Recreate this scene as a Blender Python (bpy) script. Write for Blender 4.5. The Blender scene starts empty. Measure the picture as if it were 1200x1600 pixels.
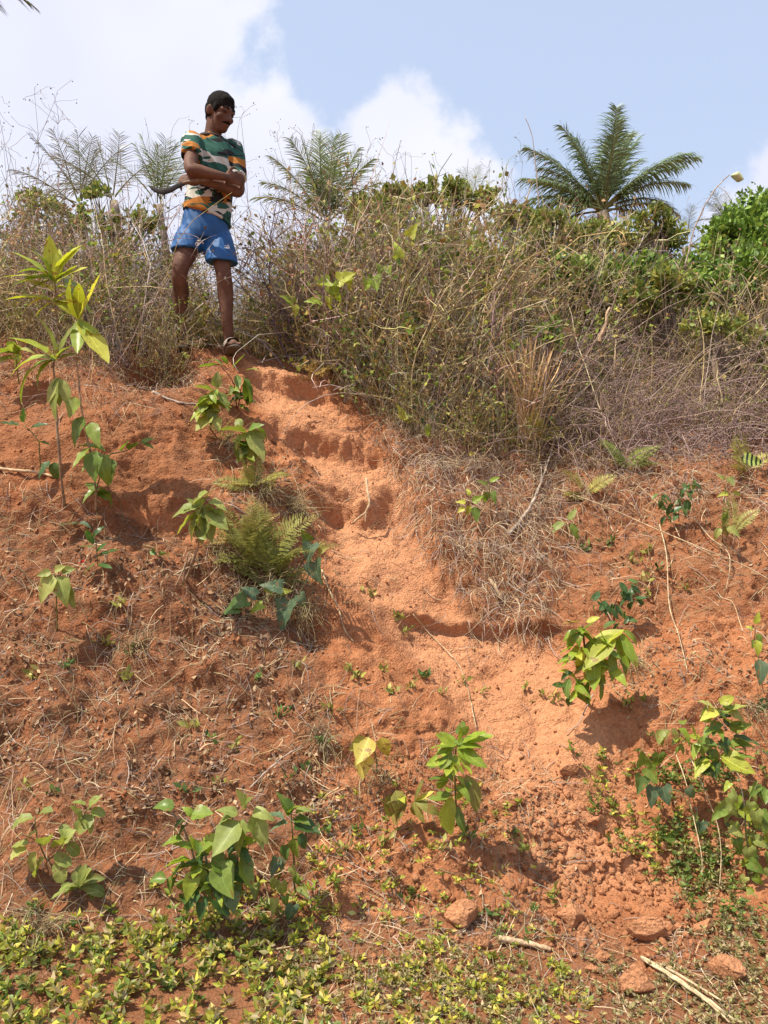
import bpy, math, random
import numpy as np
from mathutils import Vector, Matrix, Euler

# ------------------------------------------------------------------ camera, sky, sun, exposure
scene = bpy.context.scene
COL = scene.collection
F = 1256.0                       # focal length in photo pixels (photo 1200 x 1600)
CAM = np.array([0.0, 0.0, 1.6])

cam_data = bpy.data.cameras.new('camera')
cam_data.sensor_fit = 'VERTICAL'
cam_data.sensor_height = 24.0
cam_data.lens = 24.0 * F / 1600.0
cam_data.clip_end = 3000.0
cam_obj = bpy.data.objects.new('camera', cam_data)
cam_obj.location = CAM
cam_obj.rotation_euler = (math.radians(90), 0, 0)
COL.objects.link(cam_obj)
scene.camera = cam_obj

SUN_DIR = Vector((-0.42, -0.24, 0.875)).normalized()       # towards the sun
SUN_ELEV = math.asin(SUN_DIR.z)
SUN_AZ = math.atan2(SUN_DIR.x, SUN_DIR.y)

world = bpy.data.worlds.new('World')
scene.world = world
world.use_nodes = True
wn, wl = world.node_tree.nodes, world.node_tree.links
wn.clear()
w_out = wn.new('ShaderNodeOutputWorld')
w_bg = wn.new('ShaderNodeBackground')
SKY_STRENGTH = 0.105
w_bg.inputs['Strength'].default_value = SKY_STRENGTH
w_sky = wn.new('ShaderNodeTexSky')
w_sky.sky_type = 'NISHITA'
w_sky.sun_disc = False
w_sky.sun_elevation = SUN_ELEV
w_sky.sun_rotation = SUN_AZ
w_sky.altitude = 0
w_sky.air_density = 1.2
w_sky.dust_density = 3.5
w_sky.ozone_density = 1.0

def pix_dir(px, py):
    d = Vector(((px - 600) / F, 1.0, (800 - py) / F))
    return d.normalized()

def W(kind, **kw):
    n = wn.new(kind)
    for k, v in kw.items():
        setattr(n, k, v)
    return n

def wmath(op, a, b=None, c=None):
    n = W('ShaderNodeMath', operation=op)
    for i, v in enumerate((a, b, c)):
        if v is None:
            continue
        if isinstance(v, (int, float)):
            n.inputs[i].default_value = v
        else:
            wl.new(v, n.inputs[i])
    return n.outputs[0]

def build_sky():
    tc = W('ShaderNodeTexCoord')
    d = tc.outputs['Generated']
    nz = W('ShaderNodeTexNoise')
    nz.inputs['Scale'].default_value = 8.0
    nz.inputs['Detail'].default_value = 7.0
    nz.inputs['Roughness'].default_value = 0.58
    wl.new(d, nz.inputs['Vector'])
    nz2 = W('ShaderNodeTexNoise')
    nz2.inputs['Scale'].default_value = 3.2
    nz2.inputs['Detail'].default_value = 3.0
    wl.new(d, nz2.inputs['Vector'])
    # cumulus masses: direction and angular radius; in the picture, and more of the same all round
    puffs = [((40, 130), .19), ((190, 130), .15), ((270, 190), .12), ((130, 300), .17), ((-160, 60), .25), ((330, 300), .13), ((400, 230), .085), ((180, 20), .10), ((60, -20), .12),
             ((632, 215), .062), ((660, 260), .075), ((590, 280), .07), ((720, 310), .06), ((520, 320), .07), ((440, 300), .08),
             ((1180, 380), .06), ((1280, 390), .11)]
    blobs = [(pix_dir(*p), r) for p, r in puffs]
    rg = random.Random(5)
    for i in range(11):
        az = rg.uniform(0.75, 2 * math.pi - 0.75)
        el = rg.uniform(0.1, 0.9)
        blobs.append((Vector((math.sin(az) * math.cos(el), math.cos(az) * math.cos(el), math.sin(el))), rg.uniform(.12, .26)))
    field = None
    for c, r in blobs:
        vd = W('ShaderNodeVectorMath', operation='DISTANCE')
        wl.new(d, vd.inputs[0])
        vd.inputs[1].default_value = c
        f = wmath('SUBTRACT', 1.0, wmath('MULTIPLY', vd.outputs['Value'], 1.0 / r))
        field = f if field is None else wmath('SMOOTH_MAX', field, f, 0.25)
    nn = wmath('MULTIPLY', wmath('SUBTRACT', nz.outputs['Fac'], 0.5), 1.9)
    field = wmath('ADD', field, nn)
    mr = W('ShaderNodeMapRange', interpolation_type='SMOOTHSTEP')
    mr.inputs['From Min'].default_value = -0.08
    mr.inputs['From Max'].default_value = 0.26
    wl.new(field, mr.inputs['Value'])
    soft = W('ShaderNodeMapRange')
    soft.inputs['From Min'].default_value = 0.3
    soft.inputs['From Max'].default_value = 0.7
    wl.new(nz2.outputs['Fac'], soft.inputs['Value'])
    shade = W('ShaderNodeMix', data_type='RGBA')
    wl.new(soft.outputs['Result'], shade.inputs['Factor'])
    shade.inputs['A'].default_value = (5.2, 5.4, 6.8, 1)
    shade.inputs['B'].default_value = (6.5, 6.55, 7.0, 1)
    # thin bright veil of humid air over the whole dome
    veil = W('ShaderNodeMix', data_type='RGBA')
    veil.inputs['Factor'].default_value = 0.52
    wl.new(w_sky.outputs['Color'], veil.inputs['A'])
    veil.inputs['B'].default_value = (5.7, 6.6, 8.5, 1)
    mix = W('ShaderNodeMix', data_type='RGBA')
    wl.new(wmath('MULTIPLY', mr.outputs['Result'], 0.93), mix.inputs['Factor'])
    wl.new(veil.outputs['Result'], mix.inputs['A'])
    wl.new(shade.outputs['Result'], mix.inputs['B'])
    wl.new(mix.outputs['Result'], w_bg.inputs['Color'])
    wl.new(w_bg.outputs[0], w_out.inputs['Surface'])
build_sky()

sun_data = bpy.data.lights.new('sun', 'SUN')
sun_data.energy = 5.0
sun_data.angle = math.radians(0.55)
sun_data.color = (1.0, 0.92, 0.78)
sun_obj = bpy.data.objects.new('sun', sun_data)
sun_obj.location = (-4, 0, 12)
sun_obj.rotation_euler = SUN_DIR.to_track_quat('Z', 'Y').to_euler()
COL.objects.link(sun_obj)

vs = scene.view_settings
vs.view_transform = 'Standard'
vs.look = 'None'
vs.exposure = 0.55
vs.gamma = 1.0
vs.use_curve_mapping = False
scene.cycles.max_bounces = 6
scene.cycles.transparent_max_bounces = 4

# ------------------------------------------------------------------ helpers: numbers, noise, meshes
RNG = np.random.default_rng(11)
R2 = math.sqrt(0.5)

def srgb(r, g, b):
    f = lambda c: (c / 255 / 12.92) if c / 255 <= 0.04045 else ((c / 255 + 0.055) / 1.055) ** 2.4
    return (f(r), f(g), f(b))

def sstep(a, b, x):
    t = np.clip((x - a) / (b - a), 0, 1)
    return t * t * (3 - 2 * t)

def perlin(x, y, seed=0):
    x = np.asarray(x, float); y = np.asarray(y, float)
    tab = np.random.default_rng(seed).permutation(512)
    tab = np.concatenate([tab, tab])
    ang = np.random.default_rng(seed + 99).uniform(0, 2 * np.pi, 512)
    xi = np.floor(x).astype(int); yi = np.floor(y).astype(int)
    xf = x - xi; yf = y - yi
    def g(ix, iy, dx, dy):
        h = tab[(tab[ix & 511] + iy) & 511]
        a = ang[h]
        return np.cos(a) * dx + np.sin(a) * dy
    u = xf * xf * xf * (xf * (xf * 6 - 15) + 10)
    v = yf * yf * yf * (yf * (yf * 6 - 15) + 10)
    a = g(xi, yi, xf, yf); b = g(xi + 1, yi, xf - 1, yf)
    c = g(xi, yi + 1, xf, yf - 1); e = g(xi + 1, yi + 1, xf - 1, yf - 1)
    return (a + u * (b - a)) + v * ((c + u * (e - c)) - (a + u * (b - a)))

def fbm(x, y, oct=4, seed=0, gain=0.5):
    t = 0; amp = 1; f = 1
    for o in range(oct):
        t = t + amp * perlin(x * f + o * 17.3, y * f - o * 9.1, seed + o)
        amp *= gain; f *= 2.03
    return t

class Geo:
    """collects numpy pieces of ONE object's mesh"""
    def __init__(self):
        self.v = []; self.f = []; self.c = []; self.n = 0; self.uv = []
    def add(self, v, faces, col=None):
        v = np.asarray(v, float).reshape(-1, 3)
        if not isinstance(faces, (list, tuple)):
            faces = [faces]
        for f in faces:
            f = np.asarray(f, np.int64)
            if f.size:
                self.f.append(f + self.n)
        self.v.append(v)
        if col is not None:
            c = np.asarray(col, float)
            if c.ndim == 1:
                c = np.tile(c, (len(v), 1))
            self.c.append(c[:, :3])
        self.n += len(v)
        return self
    def mesh(self, name, mat=None, smooth=False, origin=None):
        v = np.concatenate(self.v)
        if origin is not None:
            v = v - np.asarray(origin, float)
        me = bpy.data.meshes.new(name)
        me.vertices.add(len(v))
        me.vertices.foreach_set('co', v.astype(np.float32).ravel())
        tot = np.concatenate([np.full(len(f), f.shape[1], np.int32) for f in self.f])
        idx = np.concatenate([f.ravel() for f in self.f]).astype(np.int32)
        me.loops.add(len(idx))
        me.loops.foreach_set('vertex_index', idx)
        me.polygons.add(len(tot))
        start = np.concatenate([[0], np.cumsum(tot)[:-1]]).astype(np.int32)
        me.polygons.foreach_set('loop_start', start)
        try:
            me.polygons.foreach_set('loop_total', tot)
        except Exception:
            pass
        if smooth:
            me.polygons.foreach_set('use_smooth', np.ones(len(tot), bool))
        if self.c and sum(len(c) for c in self.c) == len(v):
            a = me.color_attributes.new('Col', 'FLOAT_COLOR', 'POINT')
            c = np.concatenate(self.c)
            c = np.concatenate([c, np.ones((len(c), 1))], 1)
            a.data.foreach_set('color', c.astype(np.float32).ravel())
        me.update(calc_edges=True)
        me.validate()
        if mat:
            me.materials.append(mat)
        return me
    def build(self, name, mat, parent=None, smooth=False, origin=None):
        me = self.mesh(name, mat, smooth, origin)
        o = bpy.data.objects.new(name, me)
        COL.objects.link(o)
        if origin is not None:
            o.location = origin
        if parent is not None:
            o.parent = parent
        return o

def tag(o, label, cat=None, group=None, kind=None):
    if label: o['label'] = label
    if cat: o['category'] = cat
    if group: o['group'] = group
    if kind: o['kind'] = kind
    return o

def empty(name, loc):
    o = bpy.data.objects.new(name, None)
    o.empty_display_size = 0.05
    o.location = loc
    COL.objects.link(o)
    return o

def unit(a):
    a = np.asarray(a, float)
    return a / np.maximum(np.linalg.norm(a, axis=-1, keepdims=True), 1e-9)

def tubes(curves, radii, sides=3, ref=(0.31, 0.83, 0.46)):
    """curves (M,K,3), radii (M,K) -> verts, quads"""
    c = np.asarray(curves, float)
    if c.ndim == 2: c = c[None]
    r = np.asarray(radii, float)
    if r.ndim == 1: r = np.broadcast_to(r, c.shape[:2])
    M, K, _ = c.shape
    t = unit(np.gradient(c, axis=1))
    rf = np.broadcast_to(np.asarray(ref, float), t.shape)
    a = np.cross(t, rf); la = np.linalg.norm(a, axis=-1, keepdims=True)
    a = np.where(la < 0.15, np.cross(t, np.array([1.0, 0, 0.1])), a)
    a = unit(a); b = np.cross(t, a)
    th = np.arange(sides) * 2 * np.pi / sides
    v = c[:, :, None, :] + r[:, :, None, None] * (np.cos(th)[None, None, :, None] * a[:, :, None, :] + np.sin(th)[None, None, :, None] * b[:, :, None, :])
    i = np.arange(M)[:, None, None] * K * sides
    k = np.arange(K - 1)[None, :, None] * sides
    s = np.arange(sides)[None, None, :]
    s2 = (s + 1) % sides
    q = np.stack([i + k + s, i + k + s2, i + k + sides + s2, i + k + sides + s], -1).reshape(-1, 4)
    return v.reshape(-1, 3), q

def ribbons(curves, half, side):
    """flat blades: curves (M,K,3), half widths (M,K), side vectors (M,3)"""
    c = np.asarray(curves, float); M, K, _ = c.shape
    h = np.broadcast_to(np.asarray(half, float), (M, K))
    s = unit(side)[:, None, :]
    v = np.stack([c - s * h[..., None], c + s * h[..., None]], 2)
    i = np.arange(M)[:, None] * K * 2; k = np.arange(K - 1)[None] * 2
    q = np.stack([i + k, i + k + 1, i + k + 3, i + k + 2], -1).reshape(-1, 4)
    return v.reshape(-1, 3), q

# ------------------------------------------------------------------ materials
def new_mat(name):
    m = bpy.data.materials.new(name); m.use_nodes = True
    nt = m.node_tree; nt.nodes.clear()
    out = nt.nodes.new('ShaderNodeOutputMaterial')
    return m, nt.nodes, nt.links, out

def node(N, kind, **kw):
    n = N.new(kind)
    for k, v in kw.items():
        if k in ('operation', 'data_type', 'blend_type', 'interpolation_type', 'attribute_name', 'wave_type', 'bands_direction', 'feature'):
            setattr(n, k, v)
        else:
            n.inputs[k.replace('_', ' ')].default_value = v
    return n

def ramp(N, L, src, stops):
    r = N.new('ShaderNodeValToRGB')
    e = r.color_ramp.elements
    while len(e) < len(stops): e.new(0.5)
    for el, (p, c) in zip(e, stops):
        el.position = p; el.color = (*c[:3], 1)
    L.new(src, r.inputs['Fac'])
    return r.outputs['Color']

def mixc(N, L, fac, a, b, blend='MIX'):
    m = N.new('ShaderNodeMix'); m.data_type = 'RGBA'; m.blend_type = blend
    for key, v in (('Factor', fac), ('A', a), ('B', b)):
        if isinstance(v, (int, float)): m.inputs[key].default_value = v
        elif isinstance(v, tuple): m.inputs[key].default_value = (*v[:3], 1)
        else: L.new(v, m.inputs[key])
    return m.outputs['Result']

def mat_plain(name, col, rough=0.8, var=0.25, scale=40.0, bump=0.2, bdist=0.004, spec=0.3, dark=None):
    m, N, L, out = new_mat(name)
    tc = N.new('ShaderNodeTexCoord')
    nz = node(N, 'ShaderNodeTexNoise', Scale=scale, Detail=6.0, Roughness=0.6)
    L.new(tc.outputs['Object'], nz.inputs['Vector'])
    d = dark or tuple(c * (1 - var * 1.6) for c in col)
    c = ramp(N, L, nz.outputs['Fac'], [(0.3, d), (0.7, tuple(min(1, c * (1 + var)) for c in col))])
    b = node(N, 'ShaderNodeBsdfPrincipled', Roughness=rough)
    b.inputs['Specular IOR Level'].default_value = spec
    L.new(c, b.inputs['Base Color'])
    if bump:
        bp = node(N, 'ShaderNodeBump', Strength=bump, Distance=bdist)
        L.new(nz.outputs['Fac'], bp.inputs['Height']); L.new(bp.outputs[0], b.inputs['Normal'])
    L.new(b.outputs[0], out.inputs['Surface'])
    return m

def mat_vcol(name, rough=0.85, transl=0.0, spec=0.2, noise=0.25, scale=30.0):
    """colour from the mesh attribute Col (each stalk, leaf or blade its own tone)"""
    m, N, L, out = new_mat(name)
    at = node(N, 'ShaderNodeAttribute', attribute_name='Col')
    nz = node(N, 'ShaderNodeTexNoise', Scale=scale, Detail=3.0)
    tc = N.new('ShaderNodeTexCoord'); L.new(tc.outputs['Object'], nz.inputs['Vector'])
    k = ramp(N, L, nz.outputs['Fac'], [(0.3, (1 - noise,) * 3), (0.7, (1 + noise,) * 3)])
    c = mixc(N, L, 1.0, at.outputs['Color'], k, 'MULTIPLY')
    b = node(N, 'ShaderNodeBsdfPrincipled', Roughness=rough)
    b.inputs['Specular IOR Level'].default_value = spec
    L.new(c, b.inputs['Base Color'])
    if transl > 0:
        t = N.new('ShaderNodeBsdfTranslucent'); L.new(c, t.inputs['Color'])
        mx = N.new('ShaderNodeMixShader'); mx.inputs[0].default_value = transl
        L.new(b.outputs[0], mx.inputs[1]); L.new(t.outputs[0], mx.inputs[2]); L.new(mx.outputs[0], out.inputs['Surface'])
    else:
        L.new(b.outputs[0], out.inputs['Surface'])
    return m

def mat_leaf(name, col, tip=None, rough=0.42, transl=0.38, blem=None, blem_amt=0.0, shadow_stripes=False):
    """leaf blade: midrib and side veins, per-leaf tone, optional dry blemishes; UV x along the leaf, y across"""
    m, N, L, out = new_mat(name)
    uv = N.new('ShaderNodeUVMap')
    sp = N.new('ShaderNodeSeparateXYZ'); L.new(uv.outputs[0], sp.inputs[0])
    oi = N.new('ShaderNodeObjectInfo')
    def M(op, a, b=None):
        n = N.new('ShaderNodeMath'); n.operation = op
        for i, v in enumerate((a, b)):
            if v is None: continue
            if isinstance(v, (int, float)): n.inputs[i].default_value = v
            else: L.new(v, n.inputs[i])
        return n.outputs[0]
    ay = M('ABSOLUTE', M('SUBTRACT', sp.outputs['Y'], 0.5))
    mid = M('LESS_THAN', ay, 0.022)
    ph = M('FRACT', M('MULTIPLY', M('SUBTRACT', sp.outputs['X'], M('MULTIPLY', ay, 0.55)), 9.0))
    vein = M('LESS_THAN', ph, 0.10)
    tone = ramp(N, L, oi.outputs['Random'], [(0.0, tuple(c * 0.72 for c in col)), (0.55, col), (1.0, tip or tuple(min(1, c * 1.35) for c in col))])
    tc = N.new('ShaderNodeTexCoord')
    nz = node(N, 'ShaderNodeTexNoise', Scale=5.0, Detail=5.0)
    ad = N.new('ShaderNodeVectorMath'); ad.operation = 'ADD'
    L.new(tc.outputs['Object'], ad.inputs[0]); L.new(oi.outputs['Location'], ad.inputs[1]); L.new(ad.outputs[0], nz.inputs['Vector'])
    k = ramp(N, L, nz.outputs['Fac'], [(0.3, (0.78,) * 3), (0.7, (1.18,) * 3)])
    c = mixc(N, L, 1.0, tone, k, 'MULTIPLY')
    light = tuple(min(1, c_ * 1.7 + 0.03) for c_ in col)
    c = mixc(N, L, M('MULTIPLY', vein, 0.22), c, light)
    c = mixc(N, L, M('MULTIPLY', mid, 0.6), c, light)
    if blem:
        th = M('GREATER_THAN', nz.outputs['Fac'], 0.68 - 0.2 * blem_amt)
        c = mixc(N, L, M('MULTIPLY', th, 0.85), c, blem)
    if shadow_stripes:  # fern shadow painted across the blade as dark bands
        st = M('LESS_THAN', M('FRACT', M('MULTIPLY', sp.outputs['X'], 5.0)), 0.45)
        c = mixc(N, L, st, c, (0.012, 0.03, 0.01))
    b = node(N, 'ShaderNodeBsdfPrincipled', Roughness=rough)
    b.inputs['Specular IOR Level'].default_value = 0.4
    L.new(c, b.inputs['Base Color'])
    bp = node(N, 'ShaderNodeBump', Strength=0.35, Distance=0.002)
    L.new(M('ADD', vein, mid), bp.inputs['Height']); L.new(bp.outputs[0], b.inputs['Normal'])
    t = N.new('ShaderNodeBsdfTranslucent')
    L.new(mixc(N, L, 1.0, c, (1.25, 1.3, 0.55), 'MULTIPLY'), t.inputs['Color'])
    mx = N.new('ShaderNodeMixShader'); mx.inputs[0].default_value = transl
    L.new(b.outputs[0], mx.inputs[1]); L.new(t.outputs[0], mx.inputs[2]); L.new(mx.outputs[0], out.inputs['Surface'])
    return m
# ------------------------------------------------------------------ the bank: one sheet, a height field over a plane tilted by 45 degrees
def P(px, py, Y):
    """the point at depth Y seen at a photo pixel"""
    return np.array([(px - 600) / F * Y, Y, CAM[2] + (800 - py) / F * Y])

def to_xvn(p):
    return p[..., 0], (p[..., 1] + p[..., 2]) * R2, (p[..., 2] - p[..., 1]) * R2

CTRL = [P(*c) for c in [
    # left bank
    (-150, 1455, 3.07), (-150, 1250, 3.5), (-150, 1000, 3.92), (-150, 800, 4.2), (-150, 640, 4.55), (-150, 545, 5.0),
    (100, 1440, 3.12), (100, 1300, 3.35), (100, 1150, 3.58), (100, 1000, 3.85), (100, 880, 4.05), (100, 780, 4.25), (100, 680, 4.48), (100, 600, 4.75), (100, 555, 5.05),
    (240, 1440, 3.12), (240, 1150, 3.62), (240, 900, 4.02), (240, 760, 4.28), (240, 690, 4.5), (240, 610, 4.8), (250, 560, 5.15),
    (340, 1450, 3.1), (340, 1300, 3.36), (350, 1100, 3.68), (350, 950, 3.92), (350, 850, 4.15), (340, 700, 4.55), (350, 620, 4.85), (360, 549, 5.2),
    # trodden path
    (430, 640, 4.95), (430, 565, 5.27), (480, 720, 4.82), (520, 820, 4.55), (470, 900, 4.2), (480, 1000, 3.95), (480, 1150, 3.65), (480, 1300, 3.4), (480, 1450, 3.1),
    (600, 1450, 3.12), (600, 1300, 3.4), (600, 1150, 3.68), (620, 1040, 3.98), (620, 990, 4.15), (640, 900, 4.35), (600, 820, 4.58), (600, 740, 4.85), (560, 680, 5.05), (560, 600, 5.5),
    (740, 1430, 3.18), (750, 1280, 3.48), (760, 1120, 3.88), (760, 1010, 4.25), (740, 920, 4.4), (720, 820, 4.62), (700, 740, 4.9), (700, 690, 5.15),
    # right bank
    (900, 1440, 3.22), (900, 1300, 3.48), (890, 1150, 3.84), (880, 1020, 4.2), (870, 930, 4.42), (870, 820, 4.7), (880, 740, 4.98), (880, 680, 5.5),
    (1080, 1400, 3.35), (1080, 1250, 3.58), (1080, 1100, 3.85), (1080, 960, 4.2), (1080, 830, 4.55), (1080, 730, 4.9), (1080, 670, 5.5),
    (1300, 1400, 3.3), (1300, 1200, 3.6), (1300, 1000, 4.0), (1300, 830, 4.5), (1300, 720, 4.9), (1300, 670, 5.5),
]] + [np.array(c, float) for c in [
    (x, y, 0.0) for x in (-2.6, -1.3, 0, 1.3, 2.6) for y in (1.2, 2.0, 2.7)]] + [np.array(c, float) for c in [
    (-3.6, 6.5, 3.1), (-1.6, 6.5, 2.95), (-.7, 6.6, 2.85), (0.6, 6.6, 3.05), (1.8, 6.6, 2.85), (3.6, 6.6, 2.75),
    (-4.5, 8.5, 3.5), (-2.0, 8.5, 3.3), (-1.0, 8.6, 3.1), (0.8, 8.5, 3.6), (2.6, 8.5, 3.3), (4.5, 8.5, 3.2)]]
CTRL = np.array(CTRL)

def tps_fit(pts, vals, lam=0.0006):
    d = np.linalg.norm(pts[:, None] - pts[None], axis=-1)
    K = np.where(d > 0, d * d * np.log(d + 1e-12), 0) + lam * np.eye(len(pts)) * len(pts)
    Pm = np.concatenate([np.ones((len(pts), 1)), pts], 1)
    A = np.block([[K, Pm], [Pm.T, np.zeros((3, 3))]])
    return np.linalg.solve(A, np.concatenate([vals, np.zeros(3)]))

cx, cv, cn = to_xvn(CTRL)
TPS_P = np.stack([cx, cv], 1)
TPS_W = tps_fit(TPS_P, cn)

def tps_eval(X, V):
    out = TPS_W[-3] + TPS_W[-2] * X + TPS_W[-1] * V
    for (px, pv), w in zip(TPS_P, TPS_W[:-3]):
        d2 = (X - px) ** 2 + (V - pv) ** 2
        out = out + w * 0.5 * d2 * np.log(d2 + 1e-12)
    return out

def geom(a, b, first, ratio):
    out = [a]; st = first
    while out[-1] < b:
        out.append(out[-1] + st); st *= ratio
    return np.array(out)

xs = np.arange(-2.95, 2.9501, 0.0122)
xo = geom(2.9501, 420, 0.02, 1.16)[1:]
XS = np.concatenate([-xo[::-1], xs, xo])
v_in0, v_in1, v_mid = 1.72, 5.95, 8.9
vs_ = np.arange(v_in0, v_in1, 0.0105)
vm = geom(v_in1, v_mid, 0.014, 1.025)[1:]
vo = geom(vm[-1], 620, 0.15, 1.16)[1:]
vb = geom(0, 300, 0.03, 1.2)[1:]
VS = np.concatenate([(v_in0 - vb)[::-1], vs_, vm, vo])
GX, GV = np.meshgrid(XS, VS)

def base_profile(X, V):
    """far from the bank: flat track in front, gentle hill top behind"""
    flat = -V                                                    # z = 0
    crest = 4.9; 
    y = np.array([-300, 0, 3.1, 4.1, 5.2, 6.5, 8.5, 11, 16, 40, 700])
    z = np.array([0, 0, 0, 1.2, 2.4, 2.95, 3.35, 3.5, 3.2, 2.0, 0.0])
    return np.interp(V, (y + z) * R2, (z - y) * R2)

N0 = base_profile(GX, GV)
wi = (1 - sstep(3.0, 4.4, np.abs(GX))) * sstep(1.5, 1.9, GV) * (1 - sstep(7.9, 9.0, GV))
wi = np.where(GV > 6.2, (1 - sstep(3.6, 5.6, np.abs(GX))) * (1 - sstep(7.9, 9.0, GV)), wi)
sel = wi > 0
NB = N0.copy()
NB[sel] = (1 - wi[sel]) * N0[sel] + wi[sel] * tps_eval(GX[sel], GV[sel])

def xv_of(px, py, Y):
    a, b, c = to_xvn(P(px, py, Y)); return float(a), float(b)

# path mask (centre x as a function of height v) and its cut steps
path_c = [xv_of(*c) for c in [(435, 552, 5.25), (455, 610, 5.08), (490, 660, 4.95), (545, 720, 4.85), (575, 780, 4.68), (590, 850, 4.48), (620, 930, 4.3), (720, 990, 4.2),
                              (790, 1060, 4.05), (850, 1150, 3.84), (890, 1250, 3.6), (930, 1350, 3.4), (980, 1440, 3.22)]]
path_w = [.28, .28, .32, .34, .28, .30, .34, .46, .42, .36, .34, .34, .36]
pc = np.array(path_c)[::-1]; pw = np.array(path_w)[::-1]
PXC = np.interp(GV, pc[:, 1], pc[:, 0]); PWI = np.interp(GV, pc[:, 1], pw)
PATH = (1 - sstep(0.62, 1.15, np.abs(GX - PXC + 0.05 * perlin(GX * 4, GV * 4, 3)) / PWI)) * sstep(2.3, 2.5, GV) * (1 - sstep(5.62, 5.8, GV))

def gauss(px, py, Y, rx, rv, rot=0.0):
    x0, v0 = xv_of(px, py, Y)
    a = GX - x0; b = GV - v0
    c, s = math.cos(rot), math.sin(rot)
    return np.exp(-((a * c + b * s) / rx) ** 2 - ((-a * s + b * c) / rv) ** 2)

D = np.zeros_like(GX)
D -= 0.05 * PATH                                                       # trodden hollow
# risers: (bottom pixel row, top pixel row, depth, amplitude)
wob = 0.07 * fbm(GX * 3.6, GV * 0.9, 4, 21, .6)
for b, t, Y, A in [(612, 566, 5.15, .045), (722, 664, 4.95, .07), (818, 748, 4.7, .08)]:
    vb_ = xv_of(520, b, Y)[1] + wob; vt_ = xv_of(520, t, Y)[1] + wob
    m = 0.5 * (vb_ + vt_)
    up = sstep(vb_, vt_, GV) * 2 - 1
    env = np.exp(-((GV - m) / 0.17) ** 2)
    D += A * up * env * PATH
# long cut lip with the broad tread below it
x0, v0 = xv_of(735, 972, 4.28)
vv = GV - v0 - 0.02 * perlin(GX * 5, GX * 0 + 1.5, 8) + 0.05 * (GX - x0)
lip = sstep(-0.016, 0.012, vv) * 2 - 1
D += 0.034 * lip * np.exp(-(vv / 0.10) ** 2) * sstep(-0.42, -0.30, GX - x0) * (1 - sstep(0.36, 0.62, GX - x0))
# hollows
D -= 0.13 * gauss(610, 770, 4.75, .085, .075)
D -= 0.06 * gauss(512, 702, 4.95, .05, .04) + 0.06 * gauss(585, 712, 4.95, .03, .03)
D -= 0.07 * gauss(520, 805, 4.65, .07, .05)
D -= 0.42 * gauss(250, 580, 5.0, .19, .15, 0.3)
D -= 0.10 * gauss(470, 870, 4.3, .09, .16)
D -= 0.09 * gauss(490, 990, 4.0, .11, .10)
D += 0.07 * gauss(405, 800, 4.35, .14, .30)                              # shoulder with the fern
D += 0.08 * gauss(160, 690, 4.5, .45, .25)
D -= 0.08 * gauss(215, 830, 4.15, .35, .10)
D += 0.06 * gauss(560, 1130, 3.75, .32, .16)
D -= 0.05 * gauss(760, 1250, 3.55, .12, .22)
D += 0.06 * gauss(660, 1370, 3.35, .28, .14)
D -= 0.06 * gauss(1000, 1180, 3.75, .16, .16)
D += 0.05 * gauss(1090, 1050, 3.95, .25, .2)

ON = (0.3 + 0.7 * sstep(2.0, 2.5, GV)) * sstep(1.5, 1.75, GV) * (1 - 0.4 * sstep(5.8, 6.6, GV)) * (1 - sstep(3.3, 6, np.abs(GX)))   # relief lives on the bank
RISER = np.zeros_like(GX)
for b, t, Y in [(612, 566, 5.15), (722, 664, 4.95), (818, 748, 4.7)]:
    RISER = np.maximum(RISER, np.exp(-((GV - 0.5 * (xv_of(520, b, Y)[1] + xv_of(520, t, Y)[1]) - wob) / 0.075) ** 2) * PATH)
RISER = np.maximum(RISER, np.exp(-((vv + .01) / .045) ** 2) * (np.abs(GX - x0) < .5) * .6)
rough = np.clip(1 - 0.52 * PATH * sstep(2.4, 2.9, GV) + 0.75 * RISER, 0, 1.1)
rough = rough * (1 - 0.35 * gauss(790, 1050, 4.05, .5, .22))
dx_, dv_ = GX + 0.06 * perlin(GX * 3, GV * 3, 40), GV + 0.06 * perlin(GX * 3, GV * 3, 41)
D += ON * (0.085 * fbm(dx_ * 1.7, dv_ * 1.7, 2, 50) + 0.055 * fbm(dx_ * 5, dv_ * 6.5, 3, 52) * (0.35 + 0.65 * rough))
patch = 0.25 + 0.75 * sstep(-0.15, 0.35, fbm(GX * 1.9 + 3, GV * 1.9, 2, 58))          # crumbled places and smoother ones
rid = 1 - np.abs(fbm(dx_ * 8, dv_ * 12, 3, 60)) * 2.2
D += ON * rough * patch * (0.010 * (rid - 0.6))
D += ON * (0.35 + 0.65 * rough) * (0.4 + 0.6 * patch) * (0.015 * fbm(GX * 26, GV * 30, 3, 70, 0.72))
lump = np.maximum(0, fbm(GX * 15 + 5, GV * 18, 2, 80) - 0.22)
D += ON * rough * patch * 0.06 * lump
gran = np.abs(fbm(GX * 38, GV * 40, 2, 88, .6))
D += ON * (0.25 + 0.75 * rough) * (.35 + .65 * patch) * .011 * (gran - .25)
rill = np.maximum(0, perlin(dx_ * 7 + 2, dv_ * 1.1, 84) - 0.12) * sstep(2.6, 3.0, GV)
D -= ON * 0.05 * rill * rough
D += (1 - ON) * 0.02 * fbm(GX * 1.5, GV * 1.5, 3, 90) * (np.abs(GX) < 60) * (np.abs(GV) < 60)
NN = NB + D
POSG = np.stack([GX, (GV - NN) * R2, (GV + NN) * R2], -1)

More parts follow.
